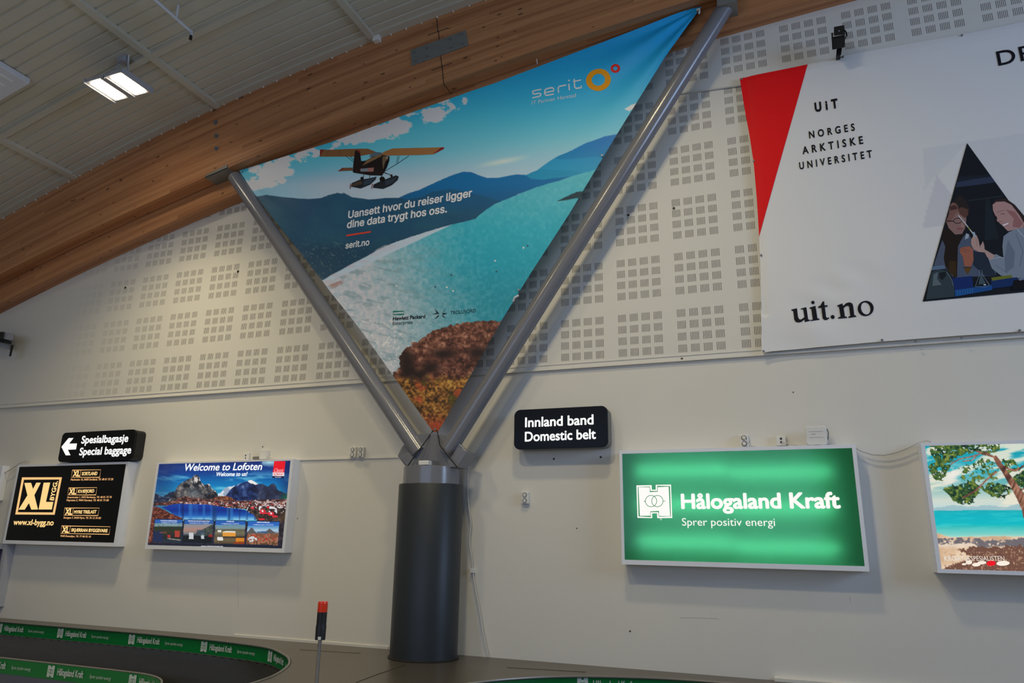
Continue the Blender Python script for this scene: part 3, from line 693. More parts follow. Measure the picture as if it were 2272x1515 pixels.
def panel_grid(t, c, yf, nu, nv, paint, mt, name='panel', x1=None):
    x0, xx, z0, z1 = c
    u, v = np.meshgrid(np.linspace(x0, x1 or xx, nu), np.linspace(z1, z0, nv)); P = np.stack([u.ravel(), np.full(u.size, yf+.004), v.ravel()], 1)
    d = P-CAM; a = d@FWD; px = FW/2+FPX*(d@RT)/a; py = FH/2-FPX*(d@UP)/a
    return grid_mesh(name, P, nu, nv, lin(paint(px, py)), mt, t, False)

# black panel with golden lettering
YX = -.135
cX = rect_px([(44, 1035), (281, 1030), (252, 1204), (10, 1198)], YX)
xl = lightbox('lightbox', 'black lightbox with golden framed letters, lit, below the arrow sign', cX, YX, .03, .035, .03, .045)
b = MB(); b.box(cX[0], cX[1], YX+.004, YX+.011, cX[2], cX[3]); b.build('panel', M['black_gloss'], xl)
pr = Print(YX+.003); K = lambda *p: crop(0, 970, 5.828, p); G1 = (255, 214, 140); G2 = (246, 188, 118)
pr.strip(K((298, 533), (785, 531), (695, 986), (214, 983)), 5.0, (250, 196, 128), closed=True)
pr.poly(K((315, 590), (402, 588), (428, 668), (470, 587), (528, 587), (445, 748), (492, 933), (405, 935), (375, 850), (320, 935), (240, 935), (355, 750)), G1)
pr.poly(K((565, 587), (650, 585), (595, 835), (690, 835), (670, 933), (500, 933)), G1)
pr.text('BYGG.', *K((694, 818), (748, 566), (643, 812)), G1, bold=.035, upright=False); pr.cut('logo')
pr.line('www.xl-bygg.no', *K((170, 1130), (690, 1138), (172, 1060)), G1, bold=.03)
def boxed(o, xlq, ln, ttl):
    pr.strip(K(*o), .9, G2, closed=True); pr.strip(K(*ln), .7, G2)
    pr.text('XL', *K(*xlq), G1, bold=.05); pr.text(ttl[0], *K(*ttl[1:]), G1, bold=.045); pr.cut('logo')
boxed(((938, 425), (1305, 420), (1290, 518), (922, 518)), ((940, 505), (1032, 503), (940, 437)), ((1048, 425), (1032, 516)), ('SORTLAND', (1056, 491), (1257, 488), (1056, 450)))
boxed(((890, 655), (1255, 650), (1240, 745), (875, 745)), ((888, 735), (980, 733), (888, 667)), ((1000, 655), (984, 745)), ('KVÆFJORD', (1008, 718), (1217, 713), (1008, 679)))
boxed(((840, 914), (1285, 915), (1268, 1012), (826, 1008)), ((840, 998), (932, 998), (840, 924)), ((950, 915), (935, 1010)), ('MYRE TRELAST', (956, 985), (1246, 983), (956, 946)))
boxed(((800, 1145), (1428, 1157), (1412, 1255), (786, 1242)), ((800, 1230), (890, 1232), (800, 1157)), ((912, 1148), (898, 1244)), ('SKJÆRRAN BYGGEVARE', (920, 1217), (1390, 1227), (920, 1178)))
A_ = (240, 180, 120)
for s_, q in (('Markveien 16, 8400 Sortland, Tlf. 48 01 73 20', ((915, 560), (1464, 554), (915, 535))), ('Straumveien 1, 9475 Borkenes, Tlf. 48 01 73 70', ((870, 787), (1444, 785), (870, 763))), ('Fløyveien 2, 9404 Harstad, Tlf. 48 01 73 80', ((862, 825), (1407, 826), (862, 801))),
              ('Storgata 7, 8430 Myre, Tlf. 76 13 34 00', ((822, 1050), (1305, 1056), (822, 1026))), ('9440 Evenskjer, Tlf. 77 08 92 10', ((782, 1287), (1174, 1296), (782, 1263)))): pr.line(s_, *K(*q), A_, bold=.02)
pr.build('lettering', M['backlit_letters'], xl)

# mountain village poster
YL = -.135
cL = rect_px([(353.5, 1028), (645, 1023.2), (625.8, 1218.5), (326.9, 1207.3)], YL)
lof = lightbox('lightbox', 'lit lightbox picturing a fishing village below snowy peaks with four small pictures', cL, YL, .03, .035, .02, .045)
KL = lambda *p: crop(320, 980, 5.828, p)
def paint_village(x, y):
    u = (x-320)*5.828; v = (y-980)*5.828
    n1 = fbm(u*.012, v*.012, 5, 3); n2 = fbm(u*.05, v*.05, 4, 5); n3 = fbm(u*.004, v*.02-u*.002, 4, 8); n4 = fbm(u*.02+v*.006, v*.02-u*.006, 4, 12)
    c = ramp((v-260)/450, [(0, (22, 44, 112)), (.3, (14, 60, 138)), (.6, (8, 112, 176)), (.85, (28, 144, 190)), (1, (70, 170, 200))])
    c = mixc(c, smooth(.5, .72, n3)*.65*smooth(330, 480, v), (120, 205, 228)); c = mixc(c, smooth(.55, .7, n1)*(v < 420)*.35, (60, 80, 130))
    c = mixc(c, smooth(.45, .62, n1)*np.clip(1-np.hypot((u-1620)/260, (v-265)/70), 0, 1), (170, 215, 225)); c = mixc(c, smooth(520, 200, u)*.45, (20, 30, 80)); c = mixc(c, smooth(1650, 1880, u)*.6, (16, 30, 84))
    j = (n2-.5)*26
    m0 = inside(u, v+j, [(100, 640), (150, 665), (235, 715), (290, 680), (330, 650), (380, 640), (430, 700), (400, 820), (100, 820)]); c = mixc(c, m0, (30, 38, 62)); c = mixc(c, m0*smooth(.55, .7, n2)*.6, (96, 110, 130))
    sn = inside(u, v+j, [(930, 700), (960, 670), (1000, 650), (1040, 600), (1100, 575), (1180, 565), (1120, 640), (1080, 700), (1000, 720)]); c = mixc(c, sn, (206, 214, 224)); c = mixc(c, sn*smooth(.5, .6, n4)*.6, (110, 130, 160))
    b1 = [(300, 790), (380, 660), (440, 570), (500, 520), (560, 490), (600, 480), (640, 440), (665, 428), (695, 430), (715, 470), (740, 532), (790, 560), (840, 540), (872, 600), (930, 640), (955, 700), (960, 770)]
    m1 = inside(u, v+j, b1); r1 = ramp(np.clip(n4*1.3-.15, 0, 1), [(.2, (26, 28, 36)), (.5, (66, 66, 72)), (.75, (118, 112, 108)), (1, (180, 176, 172))])
    r1 = mixc(r1, smooth(.55, .63, fbm(u*.022-v*.012, v*.008+u*.012, 4, 22))*(1-smooth(520, 640, v))*.9, (226, 220, 214)); r1 = mixc(r1, np.clip(1-np.hypot((u-640)/120, (v-660)/90), 0, 1)*.5, (112, 128, 136))
    r1 = mixc(r1, inside(u, v, [(820, 545), (850, 540), (930, 650), (900, 640)])*smooth(.4, .55, n2), (222, 214, 206))
    c = np.where(m1[:, None], r1, c)
    b2 = [(1040, 720), (1080, 660), (1120, 610), (1180, 565), (1240, 540), (1300, 520), (1340, 505), (1365, 492), (1395, 498), (1470, 545), (1530, 545), (1600, 578), (1625, 555), (1650, 538), (1680, 545), (1702, 565), (1722, 620), (1790, 650), (1850, 668), (1850, 760), (1040, 770)]
    m2 = inside(u, v+j*.7, b2); r2 = ramp(np.clip(n4*1.3-.15, 0, 1), [(.2, (14, 22, 52)), (.55, (30, 50, 100)), (.85, (70, 92, 140)), (1, (120, 140, 170))])
    r2 = mixc(r2, smooth(1380, 1520, u)*.55, (52, 50, 58)); r2 = mixc(r2, smooth(1720, 1850, u)*smooth(640, 720, v), (20, 88, 70))
    r2 = mixc(r2, inside(u, v+j, [(1340, 505), (1390, 492), (1470, 548), (1440, 562), (1400, 540), (1350, 530)]), (232, 232, 230)); r2 = mixc(r2, inside(u, v+j, [(1200, 545), (1260, 530), (1210, 565)])*.8, (200, 210, 220))
    c = np.where(m2[:, None], r2, c)
    hill = inside(u, v+j, [(840, 780), (930, 715), (1010, 700), (1090, 705), (1160, 745), (1200, 790)]); c = np.where(hill[:, None], ramp(n2, [(.2, (60, 34, 26)), (.6, (128, 72, 48)), (.9, (160, 100, 70))]), c)
    low = inside(u, v+j, [(90, 790), (300, 775), (420, 745), (520, 700), (640, 725), (780, 740), (960, 745), (1180, 760), (1860, 740), (1860, 880), (1300, 870), (1060, 850), (830, 812), (90, 830)])
    n5 = fbm(u*.03, v*.045, 4, 63); lc = ramp(n5, [(.2, (26, 20, 26)), (.45, (84, 48, 44)), (.65, (140, 92, 82)), (.85, (190, 158, 146))])
    sp = vnoise(u*.085, v*.10, 61); sp2 = vnoise(u*.075, v*.09, 67)
    bd = smooth(300, 420, u)*smooth(765, 785, v); lc = mixc(lc, smooth(.70, .80, sp)*bd*.95, (226, 222, 224)); lc = mixc(lc, smooth(.78, .86, sp2)*smooth(760, 940, u)*bd, (190, 52, 54)); lc = mixc(lc, smooth(.28, .16, sp2)*.8*bd, (36, 40, 54)); lc = mixc(lc, smooth(.84, .9, vnoise(u*.08, v*.10, 71))*.9*bd, (212, 150, 96)); lc = mixc(lc, smooth(1280, 1420, u)*smooth(.5, .7, n5)*.6, (206, 204, 206))
    c = np.where(low[:, None], lc, c)
    w = inside(u, v+(n2-.5)*8, [(230, 850), (330, 815), (480, 800), (640, 805), (840, 812), (1060, 850), (1290, 875), (1420, 940), (1480, 1010), (460, 1010), (330, 900)])
    wc = ramp((v-800)/200, [(0, (20, 62, 160)), (.45, (10, 44, 132)), (.75, (20, 84, 170)), (1, (130, 190, 225))]); wc = mixc(wc, smooth(.5, .8, vnoise(u*.022, v*.001, 81))*.6, (50, 120, 190)); wc = mixc(wc, smooth(.62, .9, vnoise(u*.03+9, v*.001, 85))*.5, (8, 24, 70))
    c = np.where(w[:, None], wc, c)
    rd = inside(u, v+(n2-.5)*20, [(90, 830), (180, 845), (260, 880), (360, 930), (500, 990), (480, 1020), (60, 1330), (40, 1330)]); c = np.where(rd[:, None], ramp(n2, [(.2, (46, 20, 16)), (.5, (96, 46, 36)), (.8, (150, 90, 72))]), c)
    vl = inside(u, v+(n2-.5)*26, [(1280, 860), (1500, 830), (1860, 850), (1860, 1030), (1460, 1030), (1430, 960)]); vc = ramp(n2, [(.2, (20, 20, 26)), (.5, (60, 46, 42)), (.85, (120, 96, 80))])
    vc = mixc(vc, (vnoise(u*.045, v*.05, 91) > .78)*(v < 920), (220, 218, 222)); vc = mixc(vc, smooth(1700, 1850, u)*smooth(870, 950, v), (70, 52, 34))
    for cx, cy, rx, ry in ((1530, 900, 38, 30), (1640, 930, 40, 28), (1560, 925, 60, 10), (1690, 965, 34, 16), (1520, 1000, 40, 12), (1600, 840, 20, 20), (1400, 850, 26, 20)): vc = mixc(vc, np.hypot((u-cx)/rx, (v-cy)/ry) < 1, (208, 40, 56))
    for cx, cy, rx, ry in ((1530, 895, 12, 14), (1640, 925, 12, 12), (1660, 840, 30, 26), (1760, 830, 46, 30)): vc = mixc(vc, np.hypot((u-cx)/rx, (v-cy)/ry) < 1, (226, 220, 222))
    c = np.where(vl[:, None], vc, c)
    # lower strip with the four small pictures
    c = np.where((v > 1018+u*.006)[:, None] & ~rd[:, None], ramp(n2, [(.2, (18, 20, 30)), (.6, (52, 46, 54)), (.9, (90, 70, 70))]), c)
    c = mixc(c, (v > 1305+u*.02)*.8, (20, 26, 46))
    def card(q, hdr, fn):
        nonlocal c
        m = inside(u, v, q); fr = (u-q[0][0])/(q[1][0]-q[0][0]); vv = (v-q[0][1])/(q[3][1]-q[0][1])
        cc = np.tile(np.array([hdr], float), (len(u), 1)); body = vv > .2; cc = np.where(body[:, None], fn(fr, (vv-.2)/.8), cc); c = np.where(m[:, None], cc, c)
        edge = m & ~inside(u, v, [(q[0][0]+8, q[0][1]+8), (q[1][0]-8, q[1][1]+8), (q[2][0]-8, q[2][1]-8), (q[3][0]+8, q[3][1]-8)]); c = mixc(c, edge, (26, 36, 62))
    def f1(a, b_):
        o = ramp(b_, [(0, (140, 180, 205)), (.14, (150, 180, 190)), (.2, (36, 48, 44)), (.5, (50, 52, 34)), (.6, (40, 40, 46)), (.8, (30, 34, 40)), (1, (34, 50, 74))]); o = mixc(o, n2*.5, (40, 46, 30))
        o = mixc(o, (a < .28)*(b_ > .42)*.8, (26, 40, 84))
        o = mixc(o, (np.abs(a-.79) < .085)*(np.abs(b_-.58) < .17), (166, 60, 48)); o = mixc(o, (np.abs(a-.5) < .05)*(np.abs(b_-.7) < .08), (160, 46, 42)); o = mixc(o, (np.abs(a-.3) < .12)*(np.abs(b_-.5) < .05)*.7, (120, 70, 60)); return mixc(o, (np.abs(b_-.86-(a-.6)*.2) < .03)*(a > .45), (130, 130, 120))
    def f2(a, b_):
        o = ramp(b_, [(0, (130, 140, 150)), (.3, (168, 128, 116)), (.5, (120, 120, 120)), (.6, (36, 46, 58)), (1, (14, 18, 22))]); o = mixc(o, ((b_ > .42-(a-.45)*.8) & (a > .4))*1., (52, 60, 58)); o = mixc(o, ((b_ > .4-(a-.4)*.6) & (a > .5))*(n2 > .5)*.6, (92, 96, 88)); o = mixc(o, (b_ > .62), (18, 24, 30))
        o = mixc(o, (np.abs(a-.24) < .075)*(np.abs(b_-.62) < .17), (196, 200, 204)); o = mixc(o, (np.abs(a-.62) < .05)*(np.abs(b_-.64) < .15), (190, 196, 204)); o = mixc(o, (np.abs(a-.56) < .13)*(np.abs(b_-.45) < .14)*.8, (58, 76, 92)); return mixc(o, (np.abs(a-.9) < .08)*(np.abs(b_-.62) < .05), (150, 36, 34))
    def f3(a, b_):
        o = ramp(b_, [(0, (90, 150, 190)), (.2, (120, 150, 160)), (.26, (78, 80, 62)), (.45, (104, 100, 80)), (.6, (70, 62, 50)), (.8, (96, 80, 56)), (1, (60, 44, 24))]); o = mixc(o, n2*.5, (130, 120, 96)); o = mixc(o, (np.abs(a-.45) < .21)*(np.abs(b_-.5-(a-.45)*.1) < .11), (220, 150, 58)); o = mixc(o, (np.abs(a-.82) < .15)*(np.abs(b_-.78) < .12), (206, 128, 36))
        o = mixc(o, (np.abs(a-.16) < .09)*(np.abs(b_-.74) < .09), (220, 220, 214)); o = mixc(o, (np.abs(a-.14) < .06)*(np.abs(b_-.34) < .06), (220, 220, 214)); o = mixc(o, (b_ > .62)*(b_ < .68)*(a > .25), (36, 34, 36)); o = mixc(o, (b_ > .88)*(a > .6)*.8, (150, 56, 20)); return mixc(o, (np.abs(a-.45) < .2)*(np.abs(b_-.37) < .03), (224, 224, 220))
    def f4(a, b_):
        o = ramp(b_, [(0, (70, 130, 190)), (.25, (170, 198, 214)), (.34, (140, 160, 180)), (.42, (120, 80, 56)), (.7, (120, 76, 56)), (1, (84, 62, 36))]); pk = .40-.25*np.clip(1-np.abs(a-.68)/.2, 0, 1)-.32*np.clip(1-np.abs(a-.13)/.16, 0, 1); o = mixc(o, (b_ > pk)*(b_ < .42), (88, 84, 86)); o = mixc(o, (np.abs(b_-.34) < .04)*(a > .3)*(a < .6), (60, 96, 140))
        o = mixc(o, smooth(.5, .6, n2)*(b_ > .42)*.8, (176, 118, 94)); o = mixc(o, (vnoise(u*.05, v*.07, 99) > .72)*(b_ > .46)*(b_ < .8), (190, 52, 40)); o = mixc(o, (np.hypot((a-.16)/.14, (b_-.72)/.16) < 1)*(vnoise(u*.06, v*.06, 7) > .4), (206, 206, 208)); return o
    card(((134, 995), (505, 1002), (478, 1312), (102, 1290)), (40, 92, 168), f1); card(((515, 1002), (902, 1010), (884, 1320), (484, 1308)), (38, 90, 166), f2)
    card(((918, 1010), (1318, 1018), (1300, 1333), (892, 1320)), (34, 92, 176), f3); card(((1334, 1020), (1755, 1028), (1736, 1345), (1312, 1334)), (40, 100, 186), f4)
    return np.clip(c, 0, 255)
panel_grid(lof, cL, YL, 300, 200, paint_village, M['backlit'])
pr = Print(YL+.003); K = KL; W1 = (250, 252, 255)
pr.line('Welcome to Lofoten', *K((520, 374), (1522, 362), (520, 287)), W1, bold=.02, shear=.16, upright=True)
pr.line('Welcome to us!', *K((930, 444), (1332, 440), (930, 394)), W1, bold=.025, shear=.16)
pr.poly(K((1682, 250), (1826, 250), (1812, 397), (1663, 396)), (226, 22, 40)); pr.poly(K((1663, 396), (1812, 397), (1808, 443), (1661, 441)), (244, 240, 240)); pr.poly(K((1661, 441), (1808, 443), (1806, 471), (1657, 468)), (26, 28, 70))
pr.text('Classic', *K((1678, 388), (1806, 388), (1678, 345)), (255, 190, 195), shear=.35); pr.text('NORWAY', *K((1670, 435), (1803, 436), (1670, 404)), (214, 36, 52), bold=.03); pr.text('HOTELS', *K((1692, 464), (1770, 465), (1692, 450)), (230, 230, 240)); pr.cut('logo')
for s_, q in (('NYVÅGAR RORBUHOTELL', ((212, 1027), (428, 1031), (212, 1012))), ('HENNINGSVÆR BRYGGEHOTELL', ((566, 1031), (850, 1035), (566, 1016))), ('RORBUER', ((1065, 1038), (1163, 1040), (1065, 1022))), ('REINE RORBUER', ((1460, 1048), (1622, 1051), (1460, 1032))),
              ('nyvagar@classicnorway.no  +47 76 06 97 00', ((220, 1047), (418, 1050), (220, 1037))), ('henningsvar@classicnorway.no  +47 76 06 97 50', ((585, 1053), (830, 1056), (585, 1043))), ('rorbuer@classicnorway.no  +47 76 06 97 20', ((1000, 1063), (1224, 1066), (1000, 1052))), ('reine@classicnorway.no  +47 76 09 22 22', ((1410, 1075), (1672, 1078), (1410, 1064))),
              ('www.classicnorway.no', ((735, 1357), (1018, 1361), (735, 1337)))): pr.line(s_, *K(*q), (236, 240, 246), bold=.01)
pr.build('lettering', M['backlit_letters'], lof)

# green power company sign, lit from inside by tubes
YG = -.16
cG = rect_px([(1380.7, 1006.9), (1889.7, 993.6), (1918.8, 1253.9), (1385.9, 1243.4)], YG)
gre = lightbox('lightbox', 'bright green lightbox with white lettering and a white emblem, lit from inside', cG, YG, .025, .03, .03, .04, hollow=True)
b = MB(); b.box(cG[0]-.012, cG[1]+.012, YG+.003, YG+.006, cG[2]-.012, cG[3]+.012); b.build('panel', M['green_sheet'], gre)
for zf, dx in ((.83, 0), (.51, .02), (.17, 0)):
    for s_ in (0, 1):
        z = cG[2]+(cG[3]-cG[2])*(zf-(.03 if s_ else 0)); xa = cG[0]+.13+s_*.86; b = MB(); b.tube([(xa, YG+.088, z), (xa+.84, YG+.088, z)], .013, 10); b.build('fluorescent_tube', M['tube_lit'], gre, True)
pr = Print(YG+.002); K = lambda *p: crop(1340, 900, 3.442, p); W2 = (255, 250, 244); GR = (34, 140, 78)
H0 = [(248, 608), (364, 606), (366, 641), (396, 641), (395, 604), (512, 602), (522, 857), (407, 858), (405, 821), (368, 822), (369, 858), (256, 856)]
def inset(pts, k):
    cx, cy = 384, 730; out = []; n = len(pts)
    for i in range(n):
        p0, p1, p2 = (np.array(pts[(i+j) % n], float) for j in (-1, 0, 1)); a = (p1-p0)/np.linalg.norm(p1-p0); c_ = (p2-p1)/np.linalg.norm(p2-p1); d = np.array([-a[1]-c_[1], a[0]+c_[0]]); out.append(tuple(p1+d*k))
    return out
pr.poly(K(*H0), W2); pr.strip(K(*inset(H0, 13)), 1.6, GR, closed=True)
for cx in (360, 408): pr.ellipse(*K((cx, 728))[0], 13.2, 13.2, (20, 128, 74), inner=(11.9, 11.9), n=40)
pr.strip(K((302, 730), (318, 730)), 1.2, (20, 128, 74)); pr.strip(K((450, 728), (468, 728)), 1.2, (20, 128, 74)); pr.strip(K((430, 858), (441, 858), (441, 871), (430, 871)), .6, W2, closed=True); pr.cut('logo')
pr.line('Hålogaland Kraft', *K((590, 784), (1810, 779), (590, 676)), W2, bold=.035); pr.line('Sprer positiv energi', *K((597, 915), (1308, 918), (597, 858)), W2, bold=.0)
pr.build('lettering', M['backlit_letters'], gre)

# beach poster cut by the frame
YK = -.19
cK = rect_px([(2051.3, 988.2), (2272, 985), (2272, 1266), (2090, 1263.5)], YK); cK = (cK[0], cK[0]+2.0, cK[2], cK[3])
kro = lightbox('lightbox', 'lit lightbox with a leaning pine tree over a turquoise beach', cK, YK, .03, .03, .025, .03)
def paint_beach(x, y):
    u = (x-1900)*4.21; v = (y-940)*4.21
    n1 = fbm(u*.008, v*.012, 5, 3); n2 = fbm(u*.04, v*.04, 4, 5); n3 = fbm(u*.004, v*.016+u*.003, 4, 9)
    c = ramp((v-190)/620, [(0, (0, 146, 168)), (.35, (40, 170, 188)), (.6, (112, 178, 180)), (.85, (206, 216, 204)), (.97, (190, 214, 214)), (1, (170, 210, 214))])
    c = mixc(c, smooth(.42, .62, n3)*.9, (232, 226, 206)); c = mixc(c, np.clip(1-np.hypot((u-900)/230, (v-470)/130), 0, 1)*smooth(.4, .55, n1), (236, 232, 224)); c = mixc(c, inside(u, v+(n2-.5)*20, [(720, 790), (900, 760), (1060, 775), (1250, 760), (1400, 780), (1500, 750), (1900, 765), (1900, 810), (720, 810)])*.35, (96, 150, 170))
    sea = v > 808; sc = ramp((v-808)/250, [(0, (20, 170, 180)), (.15, (0, 176, 190)), (.5, (0, 184, 194)), (.65, (64, 190, 186)), (.9, (128, 206, 196)), (1, (190, 214, 196))]); sc = mixc(sc, smooth(.45, .7, fbm(u*.006, v*.05, 4, 15))*.3, (100, 214, 214)); c = np.where(sea[:, None], sc, c)
    sh = v > 1028+30*smooth(750, 900, u)+(n1-.5)*30-smooth(1100, 1900, u)*14
    sd = ramp(np.clip(n1, 0, 1), [(.2, (196, 160, 126)), (.55, (222, 190, 156)), (.8, (240, 216, 188))]); sd = mixc(sd, smooth(1060, 1130, v)*(1-smooth(1130, 1180, v))*.6, (236, 224, 212))
    sd = mixc(sd, inside(u, v+(n2-.5)*46, [(740, 1075), (1000, 1062), (1240, 1090), (1900, 1050), (1900, 1150), (1300, 1140), (1160, 1160), (1080, 1115), (960, 1125), (760, 1130)])*smooth(.36, .5, n2+.12*(u > 1150)), (110, 104, 110))
    sd = mixc(sd, inside(u, v+(n2-.5)*60, [(930, 1180), (1100, 1155), (1900, 1130), (1900, 1400), (780, 1400), (800, 1350), (1000, 1290), (1080, 1230)])*smooth(.2, .45, n2+.1), (112, 76, 62)); sd = mixc(sd, (v > 1170)*smooth(.6, .7, n2)*.7, (190, 150, 122))
    c = np.where(sh[:, None], sd, c)
    lf = vnoise(u*.035, v*.045, 33)*.6+vnoise(u*.09, v*.1, 35)*.4; lc = ramp(lf, [(.25, (14, 40, 34)), (.5, (44, 84, 42)), (.7, (104, 124, 48)), (.9, (160, 164, 78))])
    for q, th in (([(680, 190), (900, 185), (1340, 185), (1330, 250), (1240, 300), (1100, 262), (960, 300), (900, 350), (870, 430), (800, 530), (730, 520), (665, 400), (740, 340), (700, 290)], .40), ([(812, 618), (880, 590), (960, 560), (1100, 545), (1170, 590), (1140, 650), (1080, 745), (990, 755), (900, 720), (870, 670)], .30),
                  ([(1150, 600), (1290, 545), (1400, 580), (1460, 600), (1400, 690), (1320, 690), (1250, 670)], .36), ([(1440, 520), (1570, 430), (1900, 380), (1900, 620), (1500, 590)], .34), ([(960, 420), (1120, 350), (1230, 320), (1340, 400), (1320, 520), (1180, 540), (1060, 560), (990, 520)], .52), ([(1340, 330), (1480, 340), (1530, 430), (1420, 470)], .45), ([(1330, 185), (1900, 180), (1900, 330), (1600, 330), (1420, 230)], .75)):
        m = inside(u+(n2-.5)*46, v+(n2-.5)*46, q); c = np.where((m & (lf*.5+n2*.5 > th))[:, None], lc, c)
    tr = [(1900, 1000), (1600, 930), (1562, 880), (1545, 800), (1500, 700), (1430, 570), (1360, 450), (1310, 380), (1280, 320), (1300, 290), (1335, 330), (1380, 400), (1440, 480), (1500, 560), (1560, 640), (1640, 760), (1900, 900)]
    bk = fbm(u*.05+v*.02, v*.012, 4, 44); tc = ramp(bk, [(.2, (58, 34, 30)), (.5, (126, 82, 64)), (.8, (186, 138, 112))]); c = np.where(inside(u+(n2-.5)*8, v, tr)[:, None], tc, c)
    for pts, w in ((((1290, 310), (1230, 290), (1180, 280), (1130, 255)), 16), (((1240, 290), (1200, 260)), 9), (((1150, 285), (1060, 310), (960, 330), (880, 380)), 7), (((1310, 450), (1240, 500), (1170, 570), (1090, 640), (1000, 690)), 13), (((1370, 395), (1430, 425), (1490, 438), (1560, 395), (1700, 330)), 15), (((1120, 300), (1080, 340), (1000, 350)), 6), (((1500, 620), (1600, 600), (1900, 560)), 12)):
        for (xa, ya), (xb, yb) in zip(pts[:-1], pts[1:]):
            t = np.clip(((u-xa)*(xb-xa)+(v-ya)*(yb-ya))/((xb-xa)**2+(yb-ya)**2), 0, 1); c = np.where((np.hypot(u-xa-t*(xb-xa), v-ya-t*(yb-ya)) < w/2+2)[:, None], tc, c)
    return np.clip(c, 0, 255)
panel_grid(kro, cK, YK, 420, 230, paint_beach, M['backlit'])
pr = Print(YK+.003); K = lambda *p: crop(1900, 940, 4.21, p)
pr.text('KROATIA', *K((823, 1279), (1068, 1279), (823, 1235)), (226, 214, 200), bold=.03); pr.text('SPESIALISTEN', *K((1072, 1279), (1386, 1279), (1072, 1236)), (232, 222, 210), bold=-.005); pr.cut('lettering')
for cx, cy, rx, ry, cc in ((1007, 1311, 22, 10, (246, 232, 216)), (1052, 1294, 30, 20, (246, 232, 216)), (1120, 1315, 40, 17, (250, 236, 220)), (1172, 1297, 42, 16, (246, 232, 216)), (1370, 1303, 62, 23, (250, 238, 224)), (1259, 1303, 43, 25, (236, 16, 30))): pr.ellipse(*K((cx, cy))[0], rx/4.21, ry/4.21, cc, rot=-.05)
pr.cut('logo'); pr.build('logo', M['backlit_letters'], kro)

# edges of two more frames at the left border
P0 = aty(7, 1033, -.1); P1 = aty(1, 1110, -.1)
b = MB(); b.box(P0[0]-1.6, P0[0], -.1, -.001, P1[2], P0[2]); tag(b.build('wall_cabinet', M['sign_frame'], None, bevel=.006), 'pale wall box at the left border beside the black lightbox', 'cabinet')
P0 = aty(16, 1206, -.12); P1 = aty(0, 1300, -.12)
x1 = float(P0[0]); z1 = float(P0[2])
t = thing('lightbox', 'unlit purple poster case low at the left border', 'sign', (x1-.8, 0, z1-.8), 'advertising lightboxes along the wall')
b = MB(); b.box(x1-1.6, x1, -.12, -.001, z1-.8, z1); b.build('case', M['grey_light'], t)
def paint_purple(x, y):
    n = fbm(x*.08, y*.05, 4, 3); return ramp(n, [(.2, (24, 22, 40)), (.5, (58, 54, 100)), (.8, (110, 108, 150))])
panel_grid(t, (x1-1.56, x1-.06, z1-.76, z1-.07), -.13, 60, 50, paint_purple, M['ink'])

# ------------------------------------------------------------------ black way-finding signs
def waysign(label, c, yf, r, case, loc):
    x0, x1, z0, z1 = c; t = thing('direction_sign', label, 'sign', ((x0+x1)/2, 0, z0), 'black lit direction signs')
    b = MB(); b.prism(rrect(x0+.004, x1-.004, z0+.004, z1-.004, r, 8), yf+.03, -.001); b.build('case', case, t, True)
    b = MB(); b.prism(rrect(x0, x1, z0, z1, r, 8), yf, yf+.03); b.build('face', M['black_gloss'], t, True, bevel=.004); return t
YS = -.17
cI = rect_px([(1141, 908), (1348, 901), (1349, 993), (1140, 996)], YS)
t = waysign('black lit sign with two lines of white text, right of the column', cI, YS, .065, M['dark_grey'], 0)
pr = Print(YS-.0005); K = lambda *p: crop(1120, 890, 6.312, p); W3 = (255, 255, 253)
pr.line('Innland band', *K((283, 362), (1244, 321), (283, 232)), W3, bold=.025); pr.line('Domestic belt', *K((280, 562), (1277, 523), (280, 433)), W3, bold=.025); pr.build('lettering', M['backlit_letters'], t)
cS = rect_px([(140, 960), (303, 952), (290, 1027), (127, 1022)], YS); cS = (cS[0], cS[1], cS[2]+.01, cS[3])
t = waysign('black lit sign with a white left arrow, above the black and gold lightbox', cS, YS, .06, M['black'], 0)
pr = Print(YS-.0005); K = lambda *p: crop(100, 930, 9.467, p)
pr.poly(K((343, 580), (495, 395), (600, 393), (506, 511), (672, 508), (650, 633), (480, 640), (535, 755), (435, 758)), W3); pr.cut('arrow')
pr.line('Spesialbagasje', *K((755, 507), (1742, 470), (755, 358)), W3, bold=.03); pr.line('Special baggage', *K((712, 755), (1802, 716), (712, 605)), W3, bold=.03); pr.build('lettering', M['backlit_letters'], t)
# ------------------------------------------------------------------ big rectangular banner on the right
YU = -.07
def lift_u(px, py):
    w = .010*np.sin((px*.6-py)*.050)*np.exp(-((px-1825)/120)**2-((py-715+(px-1825)*.6)/52)**2)
    w = w+.006*np.sin((px*.55-py)*.085+1)*np.exp(-((px-1850)/90)**2-((py-640+(px-1850)*.6)/40)**2)
    top = py-(172-(px-1641)*.205)
    w = w-.010*np.exp(-((top-30)/14)**2)*smooth(1780, 1960, px)-.006*np.exp(-((top-14)/7)**2)
    w = w+.006*np.sin(px*.012)*np.exp(-((py-160)/160)**2)+.004*np.sin(py*.02+px*.006)
    w = w+.012*np.exp(-((px-1652-(py-172)*.075)/14)**2)*(py < 700)
    return w*(1-smooth(1960, 2030, px)*smooth(230, 300, py)*(1-smooth(690, 730, py)))
uL = [(1641, 172), (1651, 235), (1663, 300), (1672, 360), (1679, 440), (1684, 522), (1688, 620), (1690, 783)]
uT = [(1641, 172), (1792, 142), (1870, 124), (2134, 76), (2272, 47), (2950, -100)]
uB = [(1690, 783), (1713, 779), (1960, 757), (2133, 744), (2272, 735), (2960, 680)]
NU2, NV2 = 300, 150
uu = np.linspace(0, 1, NU2)**1.3; vv = np.linspace(0, 1, NV2)
